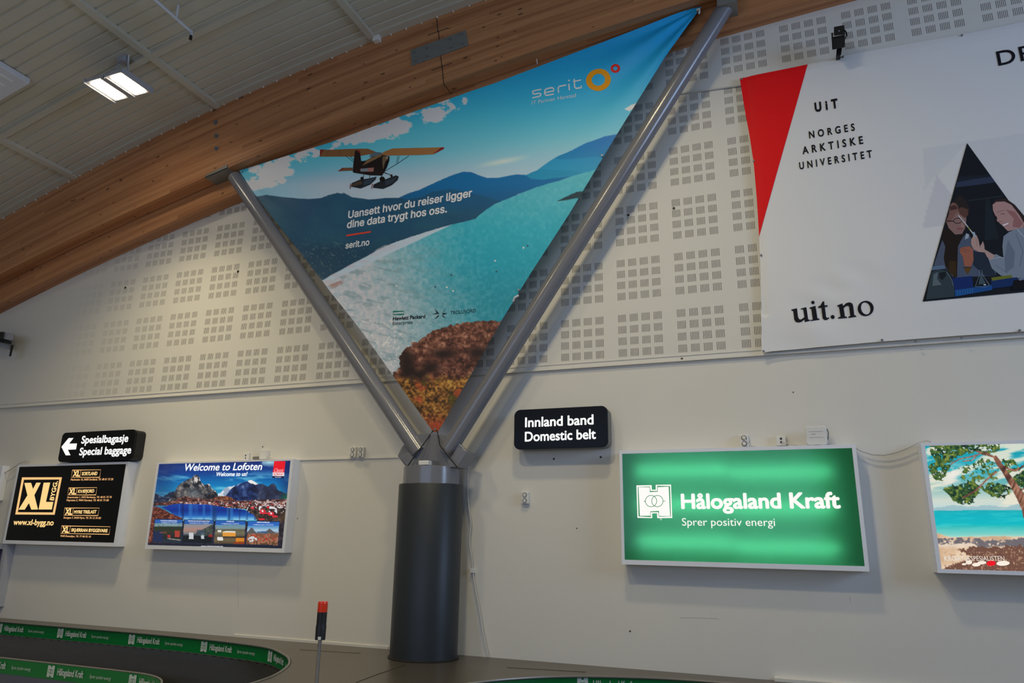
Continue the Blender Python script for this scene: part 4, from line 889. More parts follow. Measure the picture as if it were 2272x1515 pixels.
Tq = poly_at(uT, uu); Bq = poly_at(uB, uu); Lq = poly_at(uL, vv); lb = Lq-(Lq[0]+(Lq[-1]-Lq[0])*vv[:, None])
q = Tq[None]*(1-vv)[:, None, None]+Bq[None]*vv[:, None, None]+lb[:, None, :]*(1-uu)[None, :, None]**4
q = q.reshape(-1, 2); ux, uy = q[:, 0], q[:, 1]
uit = thing('banner', 'large white banner with a red corner triangle and black university lettering', 'banner', tuple(aty(1690, 783, YU)))
P3 = plane_pts(ux, uy, YU); P3[:, 1] += lift_u(ux, uy)
c = np.tile(np.array([[232., 231, 230]]), (len(ux), 1))
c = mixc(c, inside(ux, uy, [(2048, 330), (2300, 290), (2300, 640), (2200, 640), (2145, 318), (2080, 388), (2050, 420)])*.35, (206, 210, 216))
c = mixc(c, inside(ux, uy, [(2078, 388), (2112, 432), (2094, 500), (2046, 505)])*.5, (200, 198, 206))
grid_mesh('fabric', P3, NU2, NV2, lin(c), M['print'], uit)
pr = Print(YU-.003, lift_u)
el = [tuple(p) for p in poly_at([(1641, 172), (1651, 235), (1663, 300), (1672, 360), (1679, 440), (1684, 522)], np.linspace(0, 1, 40))]
er = [tuple(p) for p in poly_at([(1792, 142), (1684, 524)], np.linspace(0, 1, 40))]
n = 12; rows = [[np.array(a)*(1-t)+np.array(b_)*t for t in np.linspace(0, 1, n)] for a, b_ in zip(el, er)]
pr._put([pr._p(p) for r in rows for p in r], [(i*n+j, (i+1)*n+j, (i+1)*n+j+1, i*n+j+1) for i in range(39) for j in range(n-1)], (240, 12, 22)); pr.cut('red_triangle')
NK = (20, 20, 28)
pr.line('UiT', (1808.5, 247.7), (1860, 238.6), (1807, 228.4), NK, bold=.05, spacing=1.8)
pr.line('NORGES', (1795.6, 307.2), (1897, 289.8), (1794.5, 292.2), NK, bold=.03, spacing=1.75)
pr.line('ARKTISKE', (1781, 342.3), (1915.6, 318.8), (1780, 326.5), NK, bold=.03, spacing=1.75)
pr.line('UNIVERSITET', (1774, 375.8), (1935.5, 348.8), (1772.5, 361), NK, bold=.03, spacing=1.75)
pr.line('DR', (2215.6, 145.3), (2300, 128.6), (2208, 114.6), NK, bold=.01, spacing=1.1)
# web address in a serif face, drawn stroke by stroke (crop pixels)
K = lambda *p: crop(1600, 400, 3.366, p)
def glyph(outline, *holes):
    pr.poly(K(*outline), NK)
pr.poly(K((524, 966), (566, 955), (574, 1022), (585, 1040), (600, 1040), (622, 1022), (612, 962), (596, 966), (595, 957), (636, 946), (650, 1040), (664, 1042), (663, 1050), (625, 1060), (622, 1040), (600, 1058), (578, 1064), (556, 1058), (546, 1042), (538, 976), (526, 975)), NK)
pr.poly(K((662, 948), (704, 936), (719, 1030), (734, 1032), (735, 1040), (668, 1052), (667, 1044), (684, 1040), (673, 960), (662, 957)), NK); pr.ellipse(*K((685, 912))[0], 3.7, 3.6, NK)
pr.poly(K((724, 942), (742, 934), (758, 906), (768, 904), (772, 934), (794, 932), (795, 942), (774, 946), (783, 1015), (792, 1026), (804, 1020), (808, 1026), (792, 1040), (772, 1042), (758, 1030), (748, 950), (725, 952)), NK)
pr.ellipse(*K((833, 1018))[0], 4.4, 4.4, NK)
pr.poly(K((868, 934), (906, 920), (910, 940), (934, 918), (960, 912), (980, 922), (986, 944), (994, 1006), (1008, 1010), (1008, 1018), (950, 1026), (950, 1018), (964, 1012), (956, 950), (950, 938), (936, 938), (914, 954), (924, 1014), (940, 1018), (940, 1026), (874, 1030), (874, 1022), (892, 1016), (880, 946), (869, 943)), NK)
pr.ellipse(*K((1079, 957))[0], 17.8, 16.6, NK, rot=-.35, inner=(10.2, 13.6), n=40); pr.cut('lettering')
# triangular picture of two people in a laboratory
K = lambda *p: crop(2030, 300, 3.884, p)
pr.poly([(2145.6, 317.5), (2047, 669), (2378, 638)], (22, 27, 35))
pr.poly(K((352, 450), (362, 405), (500, 380), (655, 358), (692, 405), (560, 425)), (52, 62, 88)); pr.poly(K((362, 405), (380, 360), (640, 340), (655, 358), (500, 380)), (30, 38, 50))
pr.poly(K((610, 545), (640, 545), (720, 890), (600, 905)), (32, 40, 48)); pr.poly(K((450, 560), (760, 520), (765, 530), (452, 570)), (40, 48, 56))
pr.poly(K((235, 905), (262, 890), (300, 1000), (330, 1225), (250, 1130), (160, 1125)), (84, 94, 116)); pr.poly(K((150, 1130), (255, 1120), (262, 1150), (140, 1165)), (96, 120, 150))
pr.poly(K((335, 560), (385, 520), (440, 560), (470, 620), (462, 700), (430, 690), (340, 640), (318, 600)), (44, 36, 36))
pr.poly(K((300, 655), (370, 640), (432, 672), (442, 700), (440, 760), (430, 805), (405, 852), (345, 856), (290, 800), (270, 745)), (150, 116, 110))
pr.poly(K((365, 640), (400, 620), (460, 640), (455, 690), (430, 715), (385, 680)), (96, 66, 56))
pr.poly(K((296, 645), (306, 600), (322, 580), (352, 588), (372, 615), (375, 650), (340, 690), (330, 715), (292, 760), (264, 745), (290, 690)), (132, 94, 86)); pr.poly(K((302, 615), (345, 600), (372, 630), (350, 640), (305, 650)), (78, 50, 50))
pr.poly(K((430, 1000), (505, 1010), (510, 1085), (470, 1110)), (30, 44, 66))
pr.poly(K((362, 930), (440, 850), (462, 850), (490, 900), (560, 1000), (690, 1060), (700, 1210), (480, 1220), (355, 1230)), (82, 94, 118)); pr.poly(K((440, 845), (465, 855), (462, 885), (430, 900)), (170, 180, 196)); pr.poly(K((500, 1000), (600, 1010), (640, 1080), (700, 1210), (600, 1210), (500, 1120)), (38, 48, 66))
pr.poly(K((245, 805), (290, 815), (345, 860), (425, 862), (400, 900), (370, 960), (362, 1225), (300, 1190), (262, 1130), (248, 1060), (262, 960), (235, 900)), (36, 26, 20)); pr.poly(K((300, 1080), (355, 1090), (352, 1232), (290, 1175)), (62, 46, 22))
pr.ellipse(*K((368, 738))[0], 9.6, 6.4, (40, 26, 48), inner=(8.2, 5), n=24); pr.poly(K((268, 735), (330, 738), (330, 745), (270, 742)), (40, 28, 40))
pr.strip(K((362, 805), (410, 808)), 1.8, (150, 50, 64)); pr.poly(K((398, 745), (412, 770), (420, 790), (400, 792)), (176, 140, 132))
pr.poly(K((384, 985), (400, 968), (470, 955), (500, 985), (505, 1080), (480, 1135), (425, 1130), (412, 1050), (385, 1005)), (166, 102, 82))
for a in ((392, 992, 450, 1010), (400, 972, 470, 1000)): pr.strip(K((a[0], a[1]), (a[2], a[3])), .7, (90, 52, 44))
pr.strip(K((415, 1140), (490, 1138)), 1.2, (30, 24, 24)); pr.poly(K((418, 1145), (488, 1140), (455, 1200)), (104, 74, 30))
# person on the right
pr.poly(K((668, 585), (700, 555), (780, 545), (860, 600), (960, 720), (1320, 1100), (960, 800), (860, 640), (760, 575)), (54, 38, 36))
pr.poly(K((668, 600), (700, 575), (770, 572), (830, 600), (900, 690), (940, 760), (935, 800), (870, 812), (800, 828), (772, 800), (742, 770), (720, 752), (704, 740), (708, 712), (690, 690), (672, 650)), (186, 146, 142))
pr.poly(K((780, 640), (860, 660), (930, 760), (900, 800), (840, 790), (850, 720)), (160, 110, 108))
pr.poly(K((752, 770), (806, 750), (802, 768), (766, 786)), (236, 226, 224)); pr.strip(K((750, 770), (806, 748)), .9, (120, 50, 56)); pr.strip(K((764, 790), (804, 772)), 1.0, (170, 84, 86)); pr.strip(K((735, 682), (775, 676)), 1.0, (58, 40, 44)); pr.strip(K((708, 665), (770, 648)), .9, (110, 78, 72)); pr.strip(K((680, 695), (704, 702)), 1.0, (58, 40, 44)); pr.strip(K((706, 742), (722, 752), (752, 740)), .8, (130, 88, 86))
pr.poly(K((762, 872), (810, 835), (870, 808), (940, 800), (1400, 1150), (1400, 1240), (940, 1232), (830, 1232), (740, 1210), (662, 1150), (625, 1050), (700, 1025), (762, 1062), (752, 960)), (134, 146, 162))
pr.poly(K((770, 1060), (800, 900), (860, 1010), (850, 1140), (780, 1190)), (112, 124, 142)); pr.strip(K((870, 850), (930, 1000), (900, 1130)), 1.2, (92, 104, 122)); pr.strip(K((640, 1070), (740, 1050), (765, 1062)), 1.4, (176, 186, 198)); pr.strip(K((690, 1120), (800, 1190)), 1.0, (98, 110, 128)); pr.strip(K((880, 810), (940, 880)), 1.6, (186, 194, 206))
pr.poly(K((482, 905), (500, 870), (530, 862), (548, 905), (560, 960), (585, 915), (596, 950), (600, 985), (690, 1038), (655, 1078), (620, 1050), (600, 1012), (545, 1006), (505, 985), (484, 945)), (190, 156, 148)); pr.strip(K((548, 905), (562, 975)), .7, (120, 84, 80)); pr.strip(K((528, 890), (530, 960)), .7, (140, 102, 96))
pr.strip(K((372, 692), (430, 760), (500, 850)), 2.4, (206, 210, 214)); pr.poly(K((490, 838), (512, 834), (526, 872), (508, 882)), (170, 186, 200)); pr.strip(K((455, 795), (475, 815)), 2.2, (150, 150, 70))
# bench things
pr.poly(K((145, 1178), (200, 1160), (262, 1162), (300, 1200), (332, 1270), (342, 1392), (95, 1418), (118, 1280)), (54, 68, 76)); pr.poly(K((160, 1200), (200, 1180), (190, 1240), (230, 1290), (150, 1300)), (96, 112, 120)); pr.poly(K((205, 1190), (262, 1175), (272, 1205), (235, 1250), (210, 1230)), (24, 30, 38)); pr.strip(K((270, 1180), (318, 1250), (330, 1300)), 1.0, (120, 136, 146))
pr.poly(K((652, 1250), (880, 1225), (880, 1295), (660, 1325)), (20, 50, 104)); pr.poly(K((655, 1228), (830, 1205), (842, 1228), (664, 1256)), (116, 122, 44))
pr.poly(K((322, 1232), (490, 1214), (502, 1310), (340, 1335)), (20, 46, 112)); pr.poly(K((340, 1335), (660, 1290), (664, 1335), (346, 1392)), (26, 82, 150))
for k in range(7): pr.strip(K((365+k*22, 1340-k*3.2), (365+k*22, 1384-k*3.4)), 1.0, (60, 130, 196))
pr.strip(K((552, 1168), (552, 1210), (520, 1305), (610, 1310), (640, 1292), (580, 1205), (576, 1168)), .8, (126, 146, 156), closed=True); pr.poly(K((560, 1215), (578, 1215), (610, 1280), (545, 1290)), (70, 90, 102)); pr.ellipse(*K((600, 1290))[0], 3, 1.6, (200, 206, 206))
pr.poly(K((850, 1250), (1300, 1215), (1300, 1300), (830, 1335)), (14, 16, 22)); pr.poly(K((885, 1240), (940, 1228), (1000, 1230), (900, 1255)), (120, 134, 160)); pr.cut('laboratory_picture')
pr.build('lettering', M['ink'], uit)
FONT = F_HUM
for x, y in ((1645, 174), (1672, 356), (1688.5, 565), (1694, 779), (1957, 754), (2031, 757), (2133, 749), (2262, 733), (1870, 126), (2134, 78)):
    P = aty(x, y, YU-.006); P[1] += float(lift_u(np.array([x]), np.array([y]))[0]); b = MB(); b.tube([P+[0, .004, 0], P+[0, -.007, 0]], .010, 10); b.build('grommet', M['bolt'], uit)
cord('conduit', [aty(1484, 211, -.035), aty(1560, 201, -.035), aty(1646, 189, -.035)], .009, M['cable'], 'thin white conduit across the perforated wall beside the red banner corner', 'conduit')

# ------------------------------------------------------------------ spotlights
def q3(c, y): return [aty(a, b_, y) for a, b_ in c]
t = thing('spotlight', 'black theatre spotlight with flaps above the white banner', 'spotlight', tuple(aty(1866, 122, -.05)))
K = lambda *p: crop(1820, 40, 15.15, p)
b = MB(); b.hexa(q3(K((372, 640), (830, 560), (828, 985), (410, 1070)), -.30), q3(K((372, 640), (830, 560), (828, 985), (410, 1070)), -.16)); b.build('housing', M['black'], t, bevel=.006)
b = MB(); b.hexa(q3(K((458, 300), (800, 235), (835, 560), (455, 600)), -.315), q3(K((458, 300), (800, 235), (835, 560), (455, 600)), -.305)); b.build('barn_door', M['black'], t)
b = MB(); b.hexa(q3(K((365, 500), (440, 490), (400, 1080), (385, 700)), -.31), q3(K((365, 500), (440, 490), (400, 1080), (385, 700)), -.30)); b.build('barn_door', M['black'], t)
b = MB(); b.hexa(q3(K((560, 980), (735, 960), (700, 1240), (545, 1285)), -.24), q3(K((560, 980), (735, 960), (700, 1240), (545, 1285)), -.18)); b.box(*[float(v) for v in (aty(*K((560, 1200))[0], -.2)[0], aty(*K((700, 1200))[0], -.2)[0])], -.2, -.018, float(aty(*K((600, 1150))[0], -.2)[2]), float(aty(*K((600, 1060))[0], -.2)[2])); b.build('bracket', M['black'], t)
b = MB(); b.tube([aty(*p, -.25) for p in K((800, 400), (870, 480), (890, 590), (830, 680), (790, 800))], .007, 6); b.build('cable', M['black'], t, True)
b = MB(); b.tube([aty(1861.7, 68.6, -.317), aty(1861.7, 68.6, -.322)], .008, 8); b.build('knob', M['bolt'], t)
t = thing('spotlight', 'grey floodlight on a black yoke at the left border below the beam', 'spotlight', tuple(aty(20, 770, -.05)))
K = lambda *p: crop(0, 720, 18.93, p)
b = MB(); b.hexa(q3(K((-500, 330), (180, 320), (480, 480), (450, 670)) , -.34) if False else q3(K((190, 330), (590, 430), (540, 670), (130, 590)), -.34), q3(K((190, 330), (590, 430), (540, 670), (130, 590)), -.12)); b.build('housing', M['grey_light'], t, bevel=.004)
b = MB(); b.hexa(q3(K((-700, 300), (190, 305), (130, 590), (-760, 600)), -.36), q3(K((-700, 300), (190, 305), (130, 590), (-760, 600)), -.12)); b.build('lamp_head', M['black'], t, bevel=.006)
b = MB(); b.hexa(q3(K((-700, 620), (130, 590), (490, 700), (470, 830)), -.30), q3(K((-700, 620), (130, 590), (490, 700), (470, 830)), -.16)); b.build('yoke', M['black'], t)
b = MB(); b.hexa(q3(K((470, 850), (580, 860), (470, 1330), (375, 1330)), -.25), q3(K((470, 850), (580, 860), (470, 1330), (375, 1330)), -.2)); b.hexa(q3(K((580, 430), (605, 440), (545, 690), (510, 680)), -.25), q3(K((580, 430), (605, 440), (545, 690), (510, 680)), -.2)); b.build('arm', M['black'], t)
b = MB(); b.hexa(q3(K((-700, 780), (200, 800), (400, 900), (380, 1050), (200, 1080))[:4], -.22), q3(K((-700, 780), (200, 800), (400, 900), (380, 1050))[:4], -.002)); b.build('wall_bracket', M['grey_light'], t)

# ------------------------------------------------------------------ ceiling lights, the one in view and its fellows over the hall
def hi_bay(loc, label, power=None, spread=None):
    x, y, z = loc
    t = thing('ceiling_light', label, 'ceiling light', loc, 'twin panel ceiling lights')
    b = MB(); b.box(x-.30, x+.30, y-.21, y+.21, z+.02, z+.06); b.box(x-.04, x+.04, y-.21, y+.21, z-.0, z+.02); b.build('housing', M['grey_light'], t, bevel=.004)
    for s_ in (-1, 1):
        b = MB(); b.box(x+s_*.31-.01, x+s_*.31+.01, y-.22, y+.22, z+.0, z+.07); b.build('side_rail', M['grey_light'], t, bevel=.002)
        b = MB(); b.prism(rrect(x+s_*.165-.084, x+s_*.165+.084, -.178, .178, .014), 0, 1)
        b.v = [(p[0], y+p[2], z+.004+.014*p[1]) for p in b.v]; b.build('led_panel', M['led'], t)
    zt_ = z_top(x)+.03
    b = MB(); b.tube([(x-.14, y, z+.05), (x-.06, y, zt_)], .006, 6); b.build('suspension', M['grey_light'], t)
    b = MB(); b.tube([(x+.14, y, z+.05), (x+.06, y, zt_)], .006, 6); b.build('suspension', M['grey_light'], t)
    b = MB(); b.tube([(x+.10, y+.1, z+.06), (x+.14, y+.06, z+.16), (x+.08, y+.02, z+.25), (x+.08, y, zt_)], .008, 6); b.build('supply_cable', M['white_plastic'], t, True)
    b = MB(); b.box(x-.06, x+.05, y-.04, y+.04, zt_-.085, zt_-.012); b.build('junction_box', M['grey_light'], t, bevel=.004)
    b = MB(); b.tube([(x+.02+.02*math.cos(a), y-.22, z-.0+.025*math.sin(a)) for a in np.linspace(0, 6.28, 13)], .005, 6); b.build('safety_ring', M['bolt'], t)
    for s_ in (-1, 1):
        o = area('lamp_light', (x+s_*.165, y, z-.004), (x+s_*.165, y, 0), .15, .33, power or LAMP_W, LAMP_C); o.data.spread = math.radians(spread or LAMP_SPREAD)
LX = -7.235; LZ = z_top(LX)-.42
hi_bay((LX, -1.69, LZ), 'twin panel ceiling light, lit, under the deck at the upper left')
hi_bay((-1.3, -3.1, z_top(-1.3)-.42), 'twin panel ceiling light above the white banner, beyond the top edge', 30, 152)
for x, w in ((-5.2, 24), (-2.5, 54)):
    hi_bay((x, -5.6, z_top(x)-.42), 'twin panel ceiling light over the waiting area, beyond the top edge', w, 164)

# ------------------------------------------------------------------ things on the ceiling
t = thing('air_conditioner', 'white ceiling air conditioner with slatted grille at the left border', 'air conditioner', (-8.85, -2.45, 6.6))
z_ac = lambda x: z_top(x)-.06
b = MB(); xa, xb, ya, yb = -9.25, -8.34, -3.1, -2.02
b.hexa([(xa, ya, z_ac(xa)), (xb, ya, z_ac(xb)), (xb, ya, z_ac(xb)+.07), (xa, ya, z_ac(xa)+.07)], [(xa, yb, z_ac(xa)), (xb, yb, z_ac(xb)), (xb, yb, z_ac(xb)+.07), (xa, yb, z_ac(xa)+.07)]); b.build('housing', M['white_metal'], t, bevel=.01)
for k in range(4):
    x = -8.45-k*.13; zz = z_ac(x)-.008; sl = (z_top(x+.1)-z_top(x-.1))/.2; b = MB(); b.hexa([(x-.012, ya+.12, zz-.012*sl-.004), (x+.012, ya+.12, zz+.012*sl-.004), (x+.012, ya+.12, zz+.012*sl+.008), (x-.012, ya+.12, zz-.012*sl+.008)], [(x-.012, yb-.14, zz-.012*sl-.004), (x+.012, yb-.14, zz+.012*sl-.004), (x+.012, yb-.14, zz+.012*sl+.008), (x-.012, yb-.14, zz-.012*sl+.008)]); b.build('slat', M['white_plastic'], t)
t = thing('sprinkler_pipe', 'thin white pipe with a dark nozzle hanging under the ceiling', 'pipe', (-6.2, -1.75, 7.1))
zp = z_top(-6.27)-.14; pa = aty(343, -6, -2.3)
def at_z_pt(x, y, zz): return atz(x, y, zz)
A = atz(344, 0, zp); B = atz(425, 71, zp)
A2 = A+(A-B)*1.2
b = MB(); b.tube([A2, B, B+[0, 0, -.05]], .019, 10); b.build('pipe', M['white_metal'], t, True)
b = MB(); b.tube([B+[0, 0, -.045], B+[0, 0, -.10]], [.016, .02], 8); b.build('nozzle', M['black'], t)
Cc = atz(391, 40, zp); b = MB(); b.tube([Cc, Cc+[0, 0, .17]], .012, 8); b.build('hanger', M['white_metal'], t)
P = aty(840, 89, BF); b = MB(); b.box(P[0]-.045, P[0]+.045, BF-.075, BF-.0, P[2]-.05, P[2]+.035); tag(b.build('sensor_box', M['white_plastic'], None, bevel=.006), 'small white sensor box on the beam under the ceiling edge', 'sensor')

# ------------------------------------------------------------------ sockets and small boxes
def ring_disc(b, x, y, z, r, y2):
    n = 14; b.add([(x+r*math.cos(6.2832*k/n), y, z+r*math.sin(6.2832*k/n)) for k in range(n)], [tuple(range(n))])
def double_socket(x, y, label, w=.08, h=.118, d=.045, plug=0):
    P = aty(x, y, -d); cx, cz = P[0], P[2]
    t = thing('wall_socket', label, 'socket', (cx, 0, cz-h/2), 'double wall sockets')
    b = MB(); b.box(cx-w/2, cx+w/2, -d, -.001, cz-h/2, cz+h/2); b.build('housing', M['white_plastic'], t, bevel=.006)
    for s_ in (1, -1):
        zz = cz+s_*h*.235; b = MB(); b.tube([(cx, -d-.001, zz), (cx, -d-.004, zz)], [.025, .024], 20); b.build('socket_insert', M['grey_plastic'], t, True)
        b = MB(); b.tube([(cx, -d-.0035, zz), (cx, -d-.0055, zz)], .017, 16); b.build('socket_face', M['white_plastic'], t, True)
        for k in (-1, 1):
            b = MB(); b.tube([(cx+k*.0085, -d-.005, zz), (cx+k*.0085, -d-.0065, zz)], .0035, 6); b.build('pin_hole', M['black'], t)
    if plug:
        for s_ in (1, -1):
            zz = cz+s_*h*.235; b = MB(); b.tube([(cx, -d-.004, zz), (cx, -d-.03, zz), (cx+.008, -d-.045, zz-.012)], [.017, .015, .007], 12); o = b.build('plug', M['white_plastic'], t, True)
    return cx, cz
double_socket(782, 1003, 'white double socket right of the mountain lightbox, left of a pair')
double_socket(799.5, 1003, 'white double socket nearest the column, right of a pair')
double_socket(1164, 1104, 'white double socket alone on the wall below the two-line sign')
sx, sz = double_socket(1651, 978, 'white double socket with plugs above the green lightbox', plug=1)
P = aty(1733, 977, -.05); t = thing('data_socket', 'white square data socket on the wall above the green lightbox', 'socket', (P[0], 0, P[2]-.045))
b = MB(); b.box(P[0]-.042, P[0]+.042, -.05, -.001, P[2]-.045, P[2]+.045); b.build('housing', M['white_plastic'], t, bevel=.006)
for s_ in (1, -1):
    b = MB(); b.box(P[0]-.008, P[0]+.008, -.053, -.049, P[2]+s_*.016-.009, P[2]+s_*.016+.009); b.build('jack', M['black'], t)
cord('power_cable', [(sx+.008, -.09, sz+.01), (sx+.03, -.11, sz-.02), (sx+.07, -.10, sz-.06), (sx+.14, -.08, sz-.072), (sx+.22, -.06, sz-.074)], .0055, M['cable'], 'white cable from the plugs down to the top of the green lightbox')
cord('data_cable', [(P[0]+.005, -.055, P[2]-.018), (P[0]+.06, -.08, P[2]-.03), (P[0]+.13, -.09, P[2]-.055), (P[0]+.22, -.085, P[2]-.064)], .005, M['cable'], 'white cable from the data socket to the wireless access point')
# wireless access point standing on the green sign
ap = [aty(1784, 945, -.13), aty(1838, 988, -.13)]; ax0, ax1 = ap[0][0], ap[1][0]; az1 = ap[0][2]; az0 = cG[3]+.032
t = thing('access_point', 'white rounded wireless access point standing on the green lightbox', 'router', ((ax0+ax1)/2, -.1, az0))
def pin(x0, x1, z0, z1, k):
    "rounded square with slightly hollow sides"
    out = []; cx, cz, hx, hz = (x0+x1)/2, (z0+z1)/2, (x1-x0)/2, (z1-z0)/2
    for i in range(64):
        a = 2*math.pi*i/64; c_, s_ = math.cos(a), math.sin(a); q = (abs(c_)**5+abs(s_)**5)**(-1/5); q *= 1-k*abs(math.cos(2*a))**2
        out.append((cx+hx*q*c_, cz+hz*q*s_))
    return out
b = MB(); b.prism(pin(ax0, ax1, az0, az1, .07), -.14, -.095); b.build('shell', M['white_plastic'], t, True, bevel=.008)
b = MB(); b.prism(pin(ax0+.01, ax1-.01, az0+.012, az1-.012, .07), -.095, -.075); b.build('back_shell', M['grey_plastic'], t)
b = MB(); b.box(ax0+.035, ax1-.035, -.1415, -.139, az0+(az1-az0)*.69, az0+(az1-az0)*.70); b.box(ax0+.035, ax1-.035, -.1415, -.139, az0+(az1-az0)*.40, az0+(az1-az0)*.407); b.build('groove', M['grey_plastic'], t)
pr = Print(-.1405); pr.text('cisco', *crop(1620, 920, 9.467, ((1705, 418), (1800, 412), (1705, 398))), (120, 118, 124), bold=.01); pr.build('logo', M['ink'], t)
cord('antenna_cable', [aty(*p, -.11) for p in crop(1620, 920, 9.467, ((1990, 280), (2040, 310), (2065, 380), (2060, 480), (2035, 560), (2010, 610), (1980, 638)))], .005, M['dark_grey'], 'dark grey cable looping down the right side of the access point')
# cables between the lightboxes
cord('cable', [aty(*p, -.06) for p in ((1893, 990), (1912, 1001), (1935, 1008), (1962, 1009), (1990, 1003), (2015, 993), (2040, 981), (2055, 977), (2066, 980))], .007, M['cable'], 'brownish white cable sagging between the green and the beach lightboxes')
cord('cable.001', [aty(*p, -.06) for p in ((0, 1049), (14, 1047), (28, 1039), (43, 1028), (55, 1023), (68, 1025))], .007, M['cable'], 'thin cable entering the top left of the black lightbox')
b = MB(); pa = aty(664, 1019, -.012); pb = aty(884, 1015, -.012); b.box(pa[0], pb[0], -.014, -.001, (pa[2]+pb[2])/2-.008, (pa[2]+pb[2])/2+.008); tag(b.build('cable_duct', M['wall']), 'thin white cable duct running from the mountain lightbox to the column', 'duct')
cord('cable.002', [aty(*p, -.035) for p in ((1037, 1017), (1039, 1040), (1037, 1075), (1038, 1110), (1045, 1160), (1042, 1190), (1042, 1210), (1047, 1240), (1048, 1262))], .0075, M['cable'], 'upper white cable hanging down the wall right of the column')
cord('cable.003', [aty(*p, -.03) for p in ((1049, 1270), (1055, 1310), (1063, 1350), (1070, 1395), (1077, 1430), (1083, 1457))], .0075, M['cable'], 'lower white cable running from the connector to the ledge right of the column')
P = aty(1048, 1266, -.03); b = MB(); b.box(P[0]-.02, P[0]+.02, -.045, -.001, P[2]-.022, P[2]+.022); tag(b.build('cable_connector', M['white_plastic'], None, bevel=.004), 'small cream connector joining two cables on the wall right of the column', 'connector')
P = aty(942, 1028, -.56); b = MB(); b.box(P[0]-.06, P[0]+.05, -.58, -.50, 2.268, 2.268+.045); tag(b.build('junction_box', M['white_plastic'], None, bevel=.006), 'small white box lying on the column collar', 'box')
# old connection gear above the mountain lightbox
P = aty(545, 1013, -.03); b = MB(); b.box(P[0]-.045, P[0]+.045, -.03, -.001, P[2]-.05, P[2]+.05); t = b.build('socket_base', M['white_plastic'], None, bevel=.004); tag(t, 'small white socket base above the mountain lightbox, left of two', 'socket')
b = MB(); b.tube([(P[0], -.031, P[2]+.014), (P[0], -.034, P[2]+.014)], .008, 8); b.build('screw', M['black'], t); b = MB(); b.tube([(P[0]+.002, -.031, P[2]-.018), (P[0]+.002, -.034, P[2]-.018)], .008, 8); b.build('screw', M['black'], t)
P = aty(583, 1008, -.06); b = MB(); b.box(P[0]-.05, P[0]+.05, -.06, -.001, P[2]-.055, P[2]+.055); tag(b.build('wall_socket', M['white_plastic'], None, bevel=.005), 'small white box socket above the mountain lightbox, right of two', 'socket')
cord('cable.004', [aty(*p, -.04) for p in ((588, 1013), (598, 1014), (608, 1018), (618, 1021))], .005, M['cable'], 'short white cable running right from the box socket above the mountain lightbox')
P = aty(568, 1015, -.03); b = MB(); b.box(P[0]-.05, P[0]+.04, -.03, -.001, P[2]-.02, P[2]+.012); tag(b.build('terminal_block', M['grey_plastic']), 'dark terminal block between the two sockets above the mountain lightbox', 'terminal')

# ------------------------------------------------------------------ baggage carousels and the steel deck between them
def catmull(pts, n=10):
    P = [np.array(p, float) for p in pts]; P = [2*P[0]-P[1]]+P+[2*P[-1]-P[-2]]; out = []
    for i in range(1, len(P)-2):
        for k in range(n):
            t = k/n; out.append(.5*(2*P[i]+(P[i+1]-P[i-1])*t+(2*P[i-1]-5*P[i]+4*P[i+1]-P[i+2])*t*t+(3*P[i]-P[i-1]-3*P[i+1]+P[i+2])*t**3))
    return np.array(out+[P[-2]])
DZ = .45
out_l = catmull([(XL+.02, -.27), (-11, -.268), (-9.5, -.266), (-7.42, -.258), (-6.4, -.29), (-5.685, -.369), (-5.151, -.487), (-4.721, -.772), (-4.461, -1.034), (-4.275, -1.312), (-4.11, -1.70), (-4.05, -2.05), (-4.03, -2.6), (-4.1, -3.4)])
out_r = catmull([(-2.6, -3.4), (-2.80, -2.5), (-2.74, -1.75), (-2.51, -1.19), (-2.21, -.83), (-1.85, -.58), (-1.42, -.412), (-1.05, -.325), (-.6, -.30), (.6, -.30), (4, -.30), (XR-.02, -.30)])
inn_l = catmull([(XL+.02, -1.55), (-9.5, -1.55), (-7.6, -1.55), (-6.6, -1.55), (-5.95, -1.555), (-5.58, -1.585), (-5.31, -1.71), (-5.12, -1.92), (-5.03, -2.25), (-5.0, -2.8), (-5.0, -3.4)])
deckt = thing('counter_deck', 'brushed steel deck behind the carousels at the foot of the wall', 'counter', (-3.4, -1.5, .42))
ol = [(XL+.02, -.005)]+[tuple(p) for p in out_l]+[tuple(p) for p in out_r]+[(XR-.02, -.005)]
b = MB(); n = len(ol); b.add([(x, y, DZ) for x, y in ol]+[(x, y, DZ-.03) for x, y in ol], [tuple(range(n)), tuple(range(2*n-1, n-1, -1))]+[(i, n+i, n+(i+1) % n, (i+1) % n) for i in range(n)]); b.build('deck_plate', M['deck'], deckt)
for q in (((665, 1441), (760, 1447), (800, 1449)), ((1125, 1481), (1200, 1485), (1300, 1491)), ((898, 1476), (838, 1496), (790, 1514))):
    b = MB(); b.tube([atz(x, y, DZ+.0005) for x, y in q[-3:]], .003, 4); b.build('deck_seam', M['seam'], deckt)
b = MB()
for x0, x1 in ((-4.0, -2.7),): b.box(x0, x1, -3.38, -3.35, 0, DZ-.03)
b.build('deck_front', M['deck'], deckt)
def path_band(path, z0, z1, off):
    d = np.gradient(path, axis=0); d /= np.linalg.norm(d, axis=1)[:, None]; nn = np.stack([d[:, 1], -d[:, 0]], 1); p = path+nn*off
    return [[(x, y, z0) for x, y in p], [(x, y, z1) for x, y in p]], p
